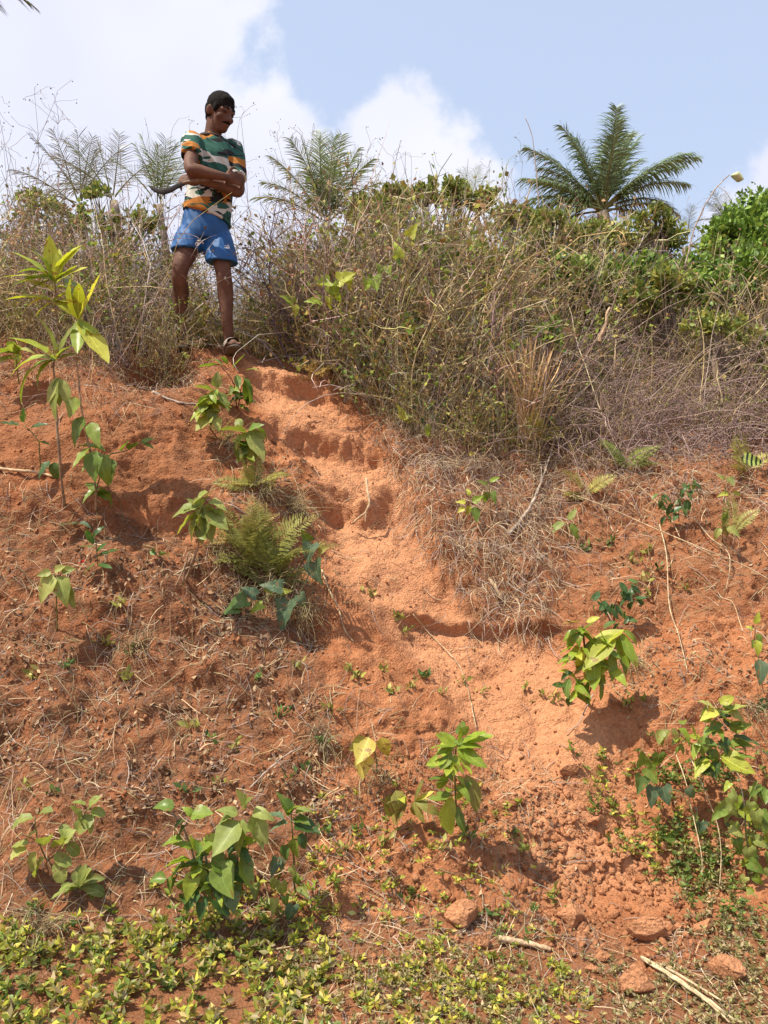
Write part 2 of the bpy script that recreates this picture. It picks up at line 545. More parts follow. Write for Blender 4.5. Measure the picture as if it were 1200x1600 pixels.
def surf_n(X, V):
    X = np.asarray(X, float); V = np.asarray(V, float)
    i = np.clip(np.searchsorted(XS, X) - 1, 0, len(XS) - 2); j = np.clip(np.searchsorted(VS, V) - 1, 0, len(VS) - 2)
    a = np.clip((X - XS[i]) / (XS[i + 1] - XS[i]), 0, 1); b = np.clip((V - VS[j]) / (VS[j + 1] - VS[j]), 0, 1)
    return (NN[j, i] * (1 - a) + NN[j, i + 1] * a) * (1 - b) + (NN[j + 1, i] * (1 - a) + NN[j + 1, i + 1] * a) * b

def surf(X, V):
    n = surf_n(X, V); X = np.asarray(X, float) + 0 * n; V = np.asarray(V, float) + 0 * n
    return np.stack([X, (V - n) * R2, (V + n) * R2], -1)

def surf_normal(X, V, e=0.03):
    gx = (surf_n(X + e, V) - surf_n(X - e, V)) / (2 * e); gv = (surf_n(X, V + e) - surf_n(X, V - e)) / (2 * e)
    # frame: x, v=(0,1,1)/r2, n=(0,-1,1)/r2
    nx, nv, nn = -gx, -gv, np.ones_like(gx)
    return unit(np.stack([nx, (nv - nn) * R2, (nv + nn) * R2], -1))

_T = np.concatenate([np.arange(2.2, 6.5, 0.008), np.geomspace(6.5, 60, 300)])
def hit(px, py):
    """where the line of sight through a photo pixel meets the ground: point, normal, (x, v)"""
    d = np.array([(px - 600) / F, 1.0, (800 - py) / F])
    p = CAM[None] + _T[:, None] * d[None]
    X, V, n = to_xvn(p)
    below = n < surf_n(X, V)
    k = int(np.argmax(below)) if below.any() else int(np.argmin(np.abs(n - surf_n(X, V))))
    q = surf(X[k], V[k])
    return q, surf_normal(X[k], V[k]), (X[k], V[k])

def project(p):
    p = np.asarray(p); y = np.maximum(p[..., 1], 1e-3)
    return 600 + F * p[..., 0] / y, 800 - F * (p[..., 2] - CAM[2]) / y

def in_poly(px, py, poly):
    px = np.asarray(px); py = np.asarray(py); c = np.zeros(px.shape, bool)
    n = len(poly)
    for i in range(n):
        x1, y1 = poly[i]; x2, y2 = poly[(i + 1) % n]
        k = ((y1 > py) != (y2 > py)) & (px < (x2 - x1) * (py - y1) / (y2 - y1 + 1e-12) + x1)
        c ^= k
    return c

def sample_bank(n, rng, x=(-2.9, 2.9), v=(1.75, 5.9)):
    X = rng.uniform(*x, n); V = rng.uniform(*v, n)
    p = surf(X, V); px, py = project(p)
    return X, V, p, px + rng.normal(0, 14, n), py + rng.normal(0, 16, n)       # regions with soft edges

def mat_soil():
    m, N, L, out = new_mat('laterite_soil')
    tc = N.new('ShaderNodeTexCoord'); co = tc.outputs['Object']
    at = node(N, 'ShaderNodeAttribute', attribute_name='Col')            # r: trodden, g: litter stain, with the left slope's shade painted in
    sp = N.new('ShaderNodeSeparateColor'); L.new(at.outputs['Color'], sp.inputs[0])
    def nz(s, d=6.0, r=0.6):
        n = node(N, 'ShaderNodeTexNoise', Scale=s, Detail=d, Roughness=r); L.new(co, n.inputs['Vector']); return n.outputs['Fac']
    big, mid_, fine, grain = nz(1.6, 4), nz(9, 6), nz(55, 6, .7), nz(240, 3, .7)
    c = ramp(N, L, mid_, [(0.28, SOIL[0]), (0.5, SOIL[1]), (0.75, SOIL[2])])
    c = mixc(N, L, sp.outputs[0], c, ramp(N, L, big, [(0.3, SOIL[2]), (0.7, SOIL[3])]))
    stain_shade = ramp(N, L, mid_, [(0.30, (0.1,) * 3), (0.60, (1.0,) * 3)])
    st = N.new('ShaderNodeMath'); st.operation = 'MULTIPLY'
    L.new(sp.outputs[1], st.inputs[0]); L.new(stain_shade, st.inputs[1])
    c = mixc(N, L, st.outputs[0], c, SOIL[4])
    c = mixc(N, L, 1.0, c, ramp(N, L, fine, [(0.3, (0.70, 0.66, 0.62)), (0.68, (1.14, 1.15, 1.18))]), 'MULTIPLY')
    c = mixc(N, L, 1.0, c, ramp(N, L, grain, [(0.3, (0.84, 0.82, 0.8)), (0.7, (1.12, 1.13, 1.16))]), 'MULTIPLY')
    b = node(N, 'ShaderNodeBsdfPrincipled', Roughness=0.95)
    b.inputs['Specular IOR Level'].default_value = 0.12
    L.new(c, b.inputs['Base Color'])
    h = N.new('ShaderNodeMath'); h.operation = 'MULTIPLY_ADD'; h.inputs[1].default_value = 0.35
    L.new(grain, h.inputs[0]); L.new(fine, h.inputs[2])
    vo = node(N, 'ShaderNodeTexVoronoi', Scale=85.0); L.new(co, vo.inputs['Vector'])
    h2 = N.new('ShaderNodeMath'); h2.operation = 'MULTIPLY_ADD'; h2.inputs[1].default_value = -0.5
    L.new(vo.outputs['Distance'], h2.inputs[0]); L.new(h.outputs[0], h2.inputs[2])
    bp = node(N, 'ShaderNodeBump', Strength=1.0, Distance=0.013)
    L.new(h2.outputs[0], bp.inputs['Height']); L.new(bp.outputs[0], b.inputs['Normal'])
    L.new(b.outputs[0], out.inputs['Surface'])
    return m
SOIL = [(0.32, 0.118, 0.050), (0.425, 0.178, 0.080), (0.52, 0.240, 0.116), (0.59, 0.292, 0.150), (0.20, 0.095, 0.050)]  # last tone: litter brown, deepened to paint the left slope's shade
M_SOIL = mat_soil()

PXG, PYG = project(POSG)
LITTER_SHADE = np.clip(in_poly(PXG, PYG, [(-300, 800), (180, 800), (300, 850), (470, 900), (520, 1100), (480, 1500), (-300, 1500)]) * 1.0  # lower left slope: plant litter plus painted-in shade
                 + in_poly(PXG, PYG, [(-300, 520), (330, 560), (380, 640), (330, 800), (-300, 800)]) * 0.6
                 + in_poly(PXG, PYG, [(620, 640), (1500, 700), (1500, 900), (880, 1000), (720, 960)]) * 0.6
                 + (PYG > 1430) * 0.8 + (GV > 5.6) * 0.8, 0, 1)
g = Geo()
nr, nc = GX.shape
ii = (np.arange(nr - 1)[:, None] * nc + np.arange(nc - 1)[None]).reshape(-1)
g.add(POSG, np.stack([ii, ii + 1, ii + nc + 1, ii + nc], -1), np.stack([PATH.ravel(), LITTER_SHADE.ravel(), 0 * PATH.ravel()], -1))
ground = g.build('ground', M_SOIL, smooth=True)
tag(ground, 'bare red laterite bank with a trodden stepped path climbing it', kind='structure')
# ------------------------------------------------------------------ leaves and plants
LEAF_COL = {
    'bright': ((0.26, 0.36, 0.04), (0.40, 0.46, 0.06)),
    'lime':   ((0.42, 0.45, 0.055), (0.58, 0.55, 0.10)),
    'mid':    ((0.155, 0.24, 0.038), (0.27, 0.34, 0.06)),
    'soft':   ((0.26, 0.31, 0.075), (0.40, 0.42, 0.12)),
    'dark':   ((0.065, 0.135, 0.035), (0.13, 0.21, 0.05)),
    'blue':   ((0.115, 0.185, 0.10), (0.18, 0.25, 0.13)),
    'yellow': ((0.50, 0.42, 0.08), (0.62, 0.50, 0.12)),
    'olive':  ((0.24, 0.24, 0.055), (0.36, 0.33, 0.08)),
}
M_LEAF = {k: mat_leaf('leaf_' + k, a, b, rough=0.36 if k in ('dark', 'mid', 'bright') else 0.5,
                      blem=(0.27, 0.15, 0.05), blem_amt=0.5 if k in ('yellow', 'olive') else .22) for k, (a, b) in LEAF_COL.items()}
M_SHADOW_LEAF = mat_leaf('leaf_fern_shadow', (0.42, 0.52, 0.12), None, shadow_stripes=True)  # one leaf with the fern's shadow put into its colour
M_STEM = mat_plain('green_stem', (0.16, 0.17, 0.06), 0.6, 0.3, 60, 0.2)
M_WOODY = mat_plain('woody_stem', (0.30, 0.21, 0.13), 0.85, 0.35, 50, 0.5)
M_REDSTEM = mat_plain('red_stem', (0.16, 0.07, 0.045), 0.7, 0.3, 50, 0.3)

WIDTH = {
    'lance': lambda t: np.sin(np.pi * np.clip(t, 0, 1) ** 0.85) ** 0.8,
    'ovate': lambda t: (np.sin(np.pi * np.clip(t, 0, 1) ** 0.62) ** 0.85) * (1 - 0.25 * t),
    'round': lambda t: np.sqrt(np.maximum(0, 1 - (2 * t - 1) ** 2)),
    'heart': lambda t: np.where(t < 0.1, 0.55 + 4 * t, (1 - ((t - 0.1) / 0.9) ** 1.35)) * 1.0,
    'spatula': lambda t: np.sin(np.pi * np.clip(t, 0, 1) ** 1.5) ** 0.7,
}
RATIO = {'lance': 0.125, 'ovate': 0.29, 'round': 0.34, 'heart': 0.40, 'spatula': 0.20}
_leaf_cache = {}
def leaf_mesh(kind, mat, var=0, big=True):
    key = (kind, mat.name, var)
    if key in _leaf_cache:
        return _leaf_cache[key]
    rg = np.random.default_rng(var * 31 + len(kind) * 7 + 5)
    K = 9 if big else 6
    t = np.linspace(0, 1, K)
    w = WIDTH[kind](t) * RATIO[kind] * rg.uniform(0.85, 1.15)
    w = np.maximum(w, 0.004)
    droop = [0.10, 0.32, 0.62, -0.08, .85, .22][var % 6]
    fold = rg.uniform(0.12, 0.6)
    tw = rg.uniform(-0.5, 0.5)
    ang = droop * 1.9 * t
    cxs = np.concatenate([[0], np.cumsum(np.cos(0.5 * (ang[1:] + ang[:-1])) / (K - 1))])
    czs = -np.concatenate([[0], np.cumsum(np.sin(0.5 * (ang[1:] + ang[:-1])) / (K - 1))])
    side = rg.uniform(-0.10, 0.10)
    rows = []
    offs = (-1, -0.5, 0, 0.5, 1)
    if kind == 'heart':
        back = np.array([-0.13, -0.06, 0, -0.06, -0.13])
    for i in range(K):
        for j, o in enumerate(offs):
            y = o * w[i]
            z = czs[i] + fold * abs(y) + (0.035 * math.sin(i * 2.1 + o * 2 + var) * abs(o) * w[i] * 4)
            z += tw * t[i] * y
            x = cxs[i] + (back[j] * (1 - t[i]) if kind == 'heart' else 0)
            rows.append((x, y + side * math.sin(math.pi * t[i]), z))
    v = np.array(rows)
    q = []
    for i in range(K - 1):
        for j in range(4):
            a = i * 5 + j
            q.append((a, a + 1, a + 6, a + 5))
    G = Geo().add(v, np.array(q))
    me = G.mesh('leaf_' + kind, mat, smooth=True)
    uvl = me.uv_layers.new(name='UVMap')
    tu = np.repeat(t, 5); tv = np.tile((np.array(offs) + 1) / 2, K)
    li = np.zeros(len(me.loops), np.int32); me.loops.foreach_get('vertex_index', li)
    uvl.data.foreach_set('uv', np.stack([tu[li], tv[li]], -1).astype(np.float32).ravel())
    _leaf_cache[key] = me
    return me

def add_leaf(parent, base, direction, length, kind, col, rng, normal=None, var=None, name='leaf', width=1.0, label=None):
    mat = col if not isinstance(col, str) else M_LEAF[col]
    me = leaf_mesh(kind, mat, int(rng.integers(0, 6)) if var is None else var)
    x = Vector(direction).normalized()
    nrm = Vector(normal) if normal is not None else Vector((rng.normal(0, .35), -0.45 + rng.normal(0, .3), 1.0))
    y = nrm.cross(x)
    if y.length < 1e-3: y = Vector((0, 1, 0.2)).cross(x)
    y.normalize(); z = x.cross(y).normalized()
    mx = Matrix((x, y, z)).transposed().to_4x4()
    o = bpy.data.objects.new(name, me)
    o.matrix_basis = Matrix.Translation(Vector(base) - parent.location) @ mx @ Matrix.Diagonal((length, length * width, length, 1))
    o.parent = parent
    COL.objects.link(o)
    if label: o['label'] = label
    return o

def add_tube(parent, pts, r0, r1, mat, name='stem', sides=6, K=None, wob=0.0, rng=None):
    pts = np.asarray(pts, float)
    K = K or max(5, 4 * (len(pts) - 1) + 1)
    s = np.linspace(0, len(pts) - 1, K)
    # smooth interpolation through the points
    i = np.clip(s.astype(int), 0, len(pts) - 2); f = (s - i)[:, None]
    p0 = pts[np.maximum(i - 1, 0)]; p1 = pts[i]; p2 = pts[i + 1]; p3 = pts[np.minimum(i + 2, len(pts) - 1)]
    c = 0.5 * ((2 * p1) + (-p0 + p2) * f + (2 * p0 - 5 * p1 + 4 * p2 - p3) * f ** 2 + (-p0 + 3 * p1 - 3 * p2 + p3) * f ** 3)
    if wob and rng is not None:
        c[1:-1] += rng.normal(0, wob, (K - 2, 3))
    r = np.linspace(r0, r1, K)
    if wob and rng is not None:
        r = r * rng.uniform(0.85, 1.15, K)
    v, q = tubes(c, r, sides)
    n0 = len(v)
    v = np.concatenate([v, c[:1], c[-1:]])
    caps = [(n0, (k + 1) % sides, k) for k in range(sides)] + [(n0 + 1, n0 - sides + k, n0 - sides + (k + 1) % sides) for k in range(sides)]
    org = np.array(parent.location) if parent is not None else c[0]
    g = Geo().add(v - org, [q, np.array(caps)])
    o = g.build(name, mat, parent, smooth=True)
    if parent is None: o.location = org
    return o, c

class Plant:
    """a plant as a thing: stems and single leaves are its parts; pixels give where it grows, depth comes from the bank"""
    def __init__(self, name, label, cat, base, seed, group=None, lift=0.0):
        self.p, self.n, self.xv = hit(*base)
        self.Y = float(self.p[1]) - lift
        self.e = empty(name, self.p)
        tag(self.e, label, cat, group)
        self.rng = np.random.default_rng(seed)
        self.mpp = self.Y / F                       # metres per photo pixel here
    def at(self, px, py, off=0.0):
        return P(px, py, self.Y - off)
    def stem(self, pts, r0=.004, r1=.002, mat=None, root=True):
        w = [self.at(*p) for p in pts]
        if root: w[0] = self.p - 0.01 * self.n
        add_tube(self.e, w, r0, r1, mat or M_STEM, rng=self.rng, wob=r0 * .3)
        return self
    def leaf(self, px, py, ang, length, kind='lance', col='mid', off=0.03, toward=None, var=None, width=1.0, normal=None):
        rng = self.rng
        a = math.radians(ang)
        tw = rng.uniform(0.05, 0.6) if toward is None else toward
        d = (math.cos(a), -tw, math.sin(a))
        ln = length * self.mpp * (1 + 0.25 * tw * tw) * rng.uniform(.78, 1.15) * (.86 if kind in ('ovate', 'heart') else 1.0)
        add_leaf(self.e, self.at(px, py, off), d, ln, kind, col, rng, normal, var, width=width)
        return self
    def whorl(self, px, py, n, length, kind='lance', col='mid', off=0.05, elev=(10, 50), spread=360, start=None, width=1.0, jitter=6):
        rng = self.rng
        s = rng.uniform(0, 360) if start is None else start
        for k in range(n):
            az = math.radians(s + spread * k / n + rng.normal(0, 12))
            el = math.radians(rng.uniform(*elev))
            d = (math.cos(az) * math.cos(el), -abs(math.sin(az)) * math.cos(el) * (1 if rng.random() < .7 else -0.4), math.sin(el))
            b = self.at(px + rng.normal(0, jitter * .4), py + rng.normal(0, jitter), off)
            c = col if isinstance(col, str) else col[int(rng.integers(0, len(col)))]
            add_leaf(self.e, b, d, length * self.mpp * rng.uniform(0.6, 1.05) * (.88 if kind == 'ovate' else 1.0), kind, c, rng, width=width)
        return self
# ------------------------------------------------------------------ masses nobody could count: dry thicket, straw, litter, clods, ground cover
M_TWIG = mat_vcol('dry_twigs', 0.9, 0.0, 0.1, 0.3, 20)
M_STRAW = mat_vcol('dry_straw', 0.8, 0.12, 0.15, 0.2, 30)
M_DEAD = mat_vcol('dead_leaves', 0.85, 0.2, 0.15, 0.3, 40)
M_GREENMASS = mat_vcol('small_leaves', 0.5, 0.3, 0.35, 0.2, 25)
M_CLOD = M_SOIL
TAN = np.array([(0.46, 0.37, 0.20), (0.39, 0.31, 0.16), (0.31, 0.25, 0.15), (0.56, 0.47, 0.29), (0.24, 0.18, 0.11), (0.42, 0.33, 0.16)])
GREY = np.array([(0.33, 0.26, 0.22), (0.25, 0.19, 0.17), (0.42, 0.34, 0.29), (0.20, 0.145, 0.13), (0.35, 0.265, 0.215)])

def curve_batch(start, d0, length, K, rng, bend=0.35, grav=0.0):
    """random wandering curves: start (M,3), d0 (M,3) unit, length (M,)"""
    M = len(start)
    out = np.zeros((M, K, 3)); out[:, 0] = start
    d = unit(d0)
    drift = rng.normal(0, 1, (M, 3))
    for k in range(1, K):
        d = unit(d + bend * (0.35 * drift + rng.normal(0, 0.5, (M, 3))) / (K - 1) * 3 + np.array([0, 0, -grav]) * (k / (K - 1)))
        out[:, k] = out[:, k - 1] + d * (length / (K - 1))[:, None]
    return out

def bush_proto(rng, height, spread, n_main, subs, pal, leaf_n=0, leaf_pal=None, grav=0.05, r=0.0032, leaf_size=0.02):
    """one dry bush: verts, faces, colours (twigs) and the same for its leaves"""
    g = Geo(); gl = Geo()
    az = rng.uniform(0, 2 * np.pi, n_main); tilt = np.abs(rng.normal(0, spread, n_main))
    d0 = np.stack([np.cos(az) * np.sin(tilt), np.sin(az) * np.sin(tilt), np.cos(tilt)], -1)
    st = np.stack([rng.normal(0, .09, n_main), rng.normal(0, .09, n_main), np.full(n_main, -0.06)], -1)
    ln = height * rng.uniform(0.55, 1.15, n_main)
    KM = 6
    C = curve_batch(st, d0, ln, KM, rng, 0.45, grav)
    rad = np.linspace(1, 0.45, KM)[None] * (r * rng.uniform(0.7, 1.5, n_main))[:, None]
    v, q = tubes(C, rad, 3)
    col = pal[rng.integers(0, len(pal), n_main)] * rng.uniform(0.75, 1.25, (n_main, 1))
    g.add(v, q, np.repeat(col, KM * 3, 0))
    tips = [C[:, -1]]; tdir = [unit(C[:, -1] - C[:, -2])]
    # side twigs
    ns = n_main * subs
    par = rng.integers(0, n_main, ns); k = rng.integers(1, KM, ns)
    s2 = C[par, k]
    pd = unit(C[par, np.maximum(k - 1, 0) + (k == 0)] - C[par, np.maximum(k - 2, 0)])
    d2 = unit(pd + rng.normal(0, 0.75, (ns, 3)))
    l2 = rng.uniform(0.12, 0.42, ns) * height * 0.75
    C2 = curve_batch(s2, d2, l2, 4, rng, 0.6, grav)
    v, q = ribbons(C2, np.linspace(1, 0.5, 4)[None] * (r * 0.62 * rng.uniform(0.7, 1.4, ns))[:, None], np.cross(d2, rng.normal(0, 1, (ns, 3))))
    c2 = col[par] * rng.uniform(0.7, 1.25, (ns, 1))
    g.add(v, q, np.repeat(c2, 4 * 2, 0))
    if leaf_n:
        allp = np.concatenate([C2.reshape(-1, 3), C[:, 3:].reshape(-1, 3)])
        pk = allp[rng.integers(0, len(allp), leaf_n)] + rng.normal(0, .012, (leaf_n, 3))
        add_small_leaves(gl, pk, rng, leaf_size, leaf_pal)
    return g, gl

def add_small_leaves(g, pos, rng, size, pal, up=0.3, aspect=0.36, dirs=None):
    n = len(pos)
    d = unit(rng.normal(0, 1, (n, 3)) + np.array([0, 0, up])) if dirs is None else unit(dirs)
    s = unit(np.cross(d, rng.normal(0, 1, (n, 3))))
    nn = np.cross(d, s)
    L = size * rng.uniform(0.55, 1.35, n)[:, None]
    w = L * aspect
    bend = rng.uniform(-0.25, 0.25, n)[:, None]
    v = np.stack([pos, pos + d * L * .45 + s * w + nn * L * .12, pos + d * L + nn * L * bend, pos + d * L * .45 - s * w + nn * L * .12], 1).reshape(-1, 3)
    i = np.arange(n)[:, None] * 4
    f = np.concatenate([i + np.array([[0, 1, 2]]), i + np.array([[0, 2, 3]])])
    c = np.asarray(pal)[rng.integers(0, len(pal), n)] * rng.uniform(0.7, 1.3, (n, 1))
    g.add(v, f, np.repeat(c, 4, 0))

def packed(g):
    v = np.concatenate(g.v) if g.v else np.zeros((0, 3)); c = np.concatenate(g.c) if g.c else np.zeros((0, 3))
    quads = [f for f in g.f if f.shape[1] == 4]; tris = [f for f in g.f if f.shape[1] == 3]
    return v, c, (np.concatenate(quads) if quads else np.zeros((0, 4), int)), (np.concatenate(tris) if tris else np.zeros((0, 3), int))

def scatter(dst, protos, pos, rng, smin=.7, smax=1.2, lean=0.2, tint=0.18, hgt=None, aim=None):
    which = rng.integers(0, len(protos), len(pos))
    for pi, (v, c, q, t) in enumerate(protos):
        sel = np.where(which == pi)[0]
        if not len(sel) or not len(v): continue
        for k in sel:
            a = rng.uniform(0, 2 * math.pi); s = rng.uniform(smin, smax) * (1 if hgt is None else hgt[k])
            Rm = np.array(Euler((rng.normal(0, lean), rng.normal(0, lean), a)).to_matrix())
            vv = (v * s) @ Rm.T + pos[k]
            fs = [f for f in (q, t) if len(f)]
            dst.add(vv, fs, np.clip(c * (1 + rng.normal(0, tint, (1, 3)) * np.array([[1, .9, .8]]) * .5 + rng.normal(0, tint)), 0.01, 0.9))

SOIL_LINE = [(-400, 560), (0, 545), (100, 562), (180, 585), (250, 600), (320, 560), (400, 552), (480, 572), (560, 640), (640, 690), (740, 715), (850, 735), (950, 720), (1060, 690), (1600, 690)]
SLX = np.array([p[0] for p in SOIL_LINE]); SLY = np.array([p[1] for p in SOIL_LINE])

def build_thicket():
    rng = np.random.default_rng(77)
    oliv = np.array([(0.22, 0.27, 0.05), (0.30, 0.31, 0.06), (0.14, 0.20, 0.04), (0.36, 0.30, 0.08), (0.18, 0.26, 0.05)])
    brown = np.array([(0.30, 0.19, 0.09), (0.24, 0.16, 0.09), (0.36, 0.25, 0.13), (0.28, 0.23, 0.09)])
    protosT, protosL = [], []
    for i in range(10):
        pal = TAN if i < 6 else GREY
        g, gl = bush_proto(rng, rng.uniform(0.75, 1.05), rng.uniform(0.3, 0.55), int(rng.integers(9, 17)), 6, pal, 85, brown if i % 2 == 0 else np.concatenate([brown, oliv, oliv]), grav=rng.uniform(0, .2), r=rng.uniform(.0026, .0044), leaf_size=rng.uniform(.016, .034))
        protosT.append(packed(g)); protosL.append(packed(gl))
    for i in range(4):                                             # greener, leafy bushes
        g, gl = bush_proto(rng, rng.uniform(0.75, .95), .45, 10, 6, TAN * .8, 160, oliv, grav=.05, leaf_size=.034)
        protosT.append(packed(g)); protosL.append(packed(gl))
    zones = {'left': (-9, -0.62), 'middle': (-0.62, 1.15), 'right': (1.15, 9)}
    lab = {'left': 'tangle of dry brown brush along the bank top left of the standing man',
           'middle': 'grey-brown thicket of bare dry stalks right of the man, above the path',
           'right': 'dry brushwood with some green leaves on the right of the bank top'}
    n = 4700
    X = rng.uniform(-8, 8, n); V = 5.0 + (9.4 - 5.0) * rng.random(n) ** 1.25
    p = surf(X, V); px, py = project(p)
    keep = (py < np.interp(px, SLX, SLY) - 2) & (px > -170) & (px < 1370) & (p[:, 1] > 4.4)
    # the man stands in a small clearing
    keep &= ~((np.abs(p[:, 0] + 0.98) < 0.30) & (np.abs(p[:, 1] - 5.1) < 0.45))
    keep &= ~((px > 285) & (px < 420) & (p[:, 1] < 5.32) & (py > 480))
    keep &= rng.random(n) < np.clip(1.15 - (p[:, 1] - 5) * 0.2, 0.22, 1)
    gap = (px > 350) & (px < 440) & (p[:, 1] > 5.9)
    keep &= ~(gap & (rng.random(n) < 0.25))
    keep &= (p[:, 0] < -.62) | (rng.random(n) < .84)
    X, V, p, px, py = X[keep], V[keep], p[keep], px[keep], py[keep]
    hg = np.interp(px, [-300, 0, 120, 260, 330, 400, 450, 485, 540, 600, 760, 900, 1040, 1200], [1.3, 1.3, 1.22, 1.08, .66, .62, .95, 1.3, 1.3, 1.12, 1.1, 1.0, .9, .9])
    front = np.clip((np.interp(px, SLX, SLY) - py) / 70, 0, 1)
    hg = hg * (0.36 + 0.64 * front)
    hg = np.where((px > 800) & (px < 1120) & (py > 590), hg * .5, hg)
    hg = np.where((px > 200) & (px < 345) & (p[:, 1] < 5.2), hg * .5, hg)
    gap2 = (px > 345) & (px < 450) & (p[:, 1] > 5.9)
    hg = np.where(gap2, hg * .85, hg)
    # closer growth behind the man and before the young palm
    ex = np.stack([rng.uniform(-1.25, .15, 110), rng.uniform(5.5, 7.0, 110)], 1)
    ev = np.linspace(5.0, 9.0, 600); ep = []
    for x_, y_ in ex:
        cp = surf(np.full(600, x_), ev); ep.append(cp[np.argmin(np.abs(cp[:, 1] - y_))])
    ep = np.array(ep); epx = project(ep)[0]
    p = np.concatenate([p, ep]); px = np.concatenate([px, epx])
    lp = np.array([hit(a, b)[0] for a, b in ((228, 585), (242, 592), (256, 596), (268, 592), (280, 588), (290, 580), (236, 575), (262, 578), (276, 574))])
    p = np.concatenate([p, lp])
    hg = np.concatenate([hg, np.interp(epx, [250, 340, 400, 440, 480, 560], [.75, .5, .55, .75, 1.2, 1.15]), np.full(len(lp), .52)])
    for z, (a, b) in zones.items():
        s = (p[:, 0] >= a) & (p[:, 0] < b)
        r1 = np.random.default_rng(5); gt = Geo(); scatter(gt, protosT, p[s], r1, .75, 1.25, .22, .16, hg[s])
        r1 = np.random.default_rng(5); gl = Geo(); scatter(gl, protosL, p[s], r1, .75, 1.25, .22, .16, hg[s])
        o = gt.build('dry_thicket', M_TWIG); tag(o, lab[z], 'brushwood', kind='stuff')
        l = gl.build('withered_leaves', M_DEAD, o); l['kind'] = 'stuff'
    # long arching stalks through the front of the thicket
    n = 900
    X = rng.uniform(-4, 4, n); V = rng.uniform(5.0, 7.4, n); p = surf(X, V); px, py = project(p)
    p = p[(py < np.interp(px, SLX, SLY) - 4) & ~((px > 285) & (px < 430) & (p[:, 1] < 5.4)) & (p[:, 1] > 4.5)]; m = len(p)
    d0 = unit(np.stack([rng.normal(0, .45, m), rng.normal(-.15, .3, m), np.ones(m)], -1))
    C = curve_batch(p, d0, rng.uniform(.5, 1.25, m), 9, rng, .5, .12)
    v, q = tubes(C, np.linspace(1, .4, 9)[None] * rng.uniform(.0025, .0048, (m, 1)), 4)
    c = np.concatenate([TAN, GREY])[rng.integers(0, 11, m)] * rng.uniform(.9, 1.35, (m, 1))
    o = Geo().add(v, q, np.repeat(c, 36, 0)).build('bare_stalks', M_TWIG)
    tag(o, 'long pale bare stalks arching all through the dry thicket', 'stalks', kind='stuff')
    # dry grass standing among the stalks and hanging over the edge
    n = 26000
    X = rng.uniform(-6, 6, n); V = 4.6 + 3.6 * rng.random(n) ** 1.3
    p = surf(X, V); px, py = project(p)
    line = np.interp(px, SLX, SLY)
    keep = (py < line + 10 * rng.random(n)) & (px > -150) & (px < 1350) & (p[:, 1] > 4.4) & (p[:, 1] < 7.2)
    keep &= ~((px > 300) & (px < 430) & (p[:, 1] < 5.3) & (py > 500))
    keep &= rng.random(n) < np.clip(1.2 - (p[:, 1] - 5) * .35, .25, 1)
    p = p[keep]; m = len(p)
    d0 = unit(np.stack([rng.normal(0, .38, m), rng.normal(-.12, .38, m), np.ones(m)], -1))
    C = curve_batch(p - d0 * .02, d0, rng.uniform(.18, .55, m), 5, rng, .5, .22)
    v, q = ribbons(C, np.array([1, .9, .7, .45, .1])[None] * rng.uniform(.0012, .0026, m)[:, None], np.cross(d0, rng.normal(0, 1, (m, 3))))
    c = TAN[rng.integers(0, len(TAN), m)] * rng.uniform(.8, 1.3, (m, 1)) * np.array([[1.12, 1.06, .9]])
    o = Geo().add(v, q, np.repeat(c, 10, 0)).build('dry_grass', M_STRAW)
    tag(o, 'pale dry grass standing among the stalks of the thicket', 'dry grass', kind='stuff')

def draped(regions, name, label, cat, rng, lmin, lmax, w, pal, mat, lift=0.02, lay='any', K=6, blade=True, clump=1.0):
    """straws lying on the bank; regions: list of (polygon in the photo, count)"""
    g = Geo()
    for poly, cnt in regions:
        X, V, p, px, py = sample_bank(cnt * 30, rng)
        cl = fbm(X * 3.7 + 2, V * 3.7, 3, 301)
        s = np.where(in_poly(px, py, poly) & (cl + clump * rng.normal(0, .35, len(X)) > -.05 - .4 * clump))[0][:cnt]
        X, V = X[s], V[s]; m = len(X)
        if m == 0: continue
        ang = rng.uniform(0, 2 * np.pi, m) if lay == 'any' else (-np.pi / 2 + rng.normal(0, .7, m))
        ln = rng.uniform(lmin, lmax, m) * rng.uniform(.4, 1, m)
        t = np.linspace(0, 1, K)[None]
        curl = rng.normal(0, .9, m)[:, None]
        th = ang[:, None] + curl * t
        xx = X[:, None] + np.cumsum(np.cos(th), 1) / K * ln[:, None]
        vv = V[:, None] + np.cumsum(np.sin(th), 1) / K * ln[:, None]
        q3 = surf(xx.ravel(), vv.ravel()).reshape(m, K, 3)
        nrm = surf_normal(X, V)
        hump = np.sin(np.pi * t) * rng.uniform(.1, 1.6, (m, 1)) + t * rng.uniform(0, 1.3, (m, 1)) * (rng.random((m, 1)) < .4)
        q3 = q3 + nrm[:, None] * (0.004 + lift * hump)[..., None]
        # straighten so that straws bridge bumps instead of following every grain
        q3[:, 1:-1] = 0.4 * q3[:, 1:-1] + 0.3 * (q3[:, :-2] + q3[:, 2:])
        side = np.cross(q3[:, -1] - q3[:, 0], nrm + rng.normal(0, .5, (m, 3)))
        hw = np.linspace(1, .35, K)[None] * (w * rng.uniform(.6, 1.5, m))[:, None]
        v, f = ribbons(q3, hw, side) if blade else tubes(q3, hw, 3)
        c = pal[rng.integers(0, len(pal), m)] * rng.uniform(.7, 1.3, (m, 1))
        g.add(v, f, np.repeat(c, K * (2 if blade else 3), 0))
    o = g.build(name, mat)
    return tag(o, label, cat, kind='stuff')

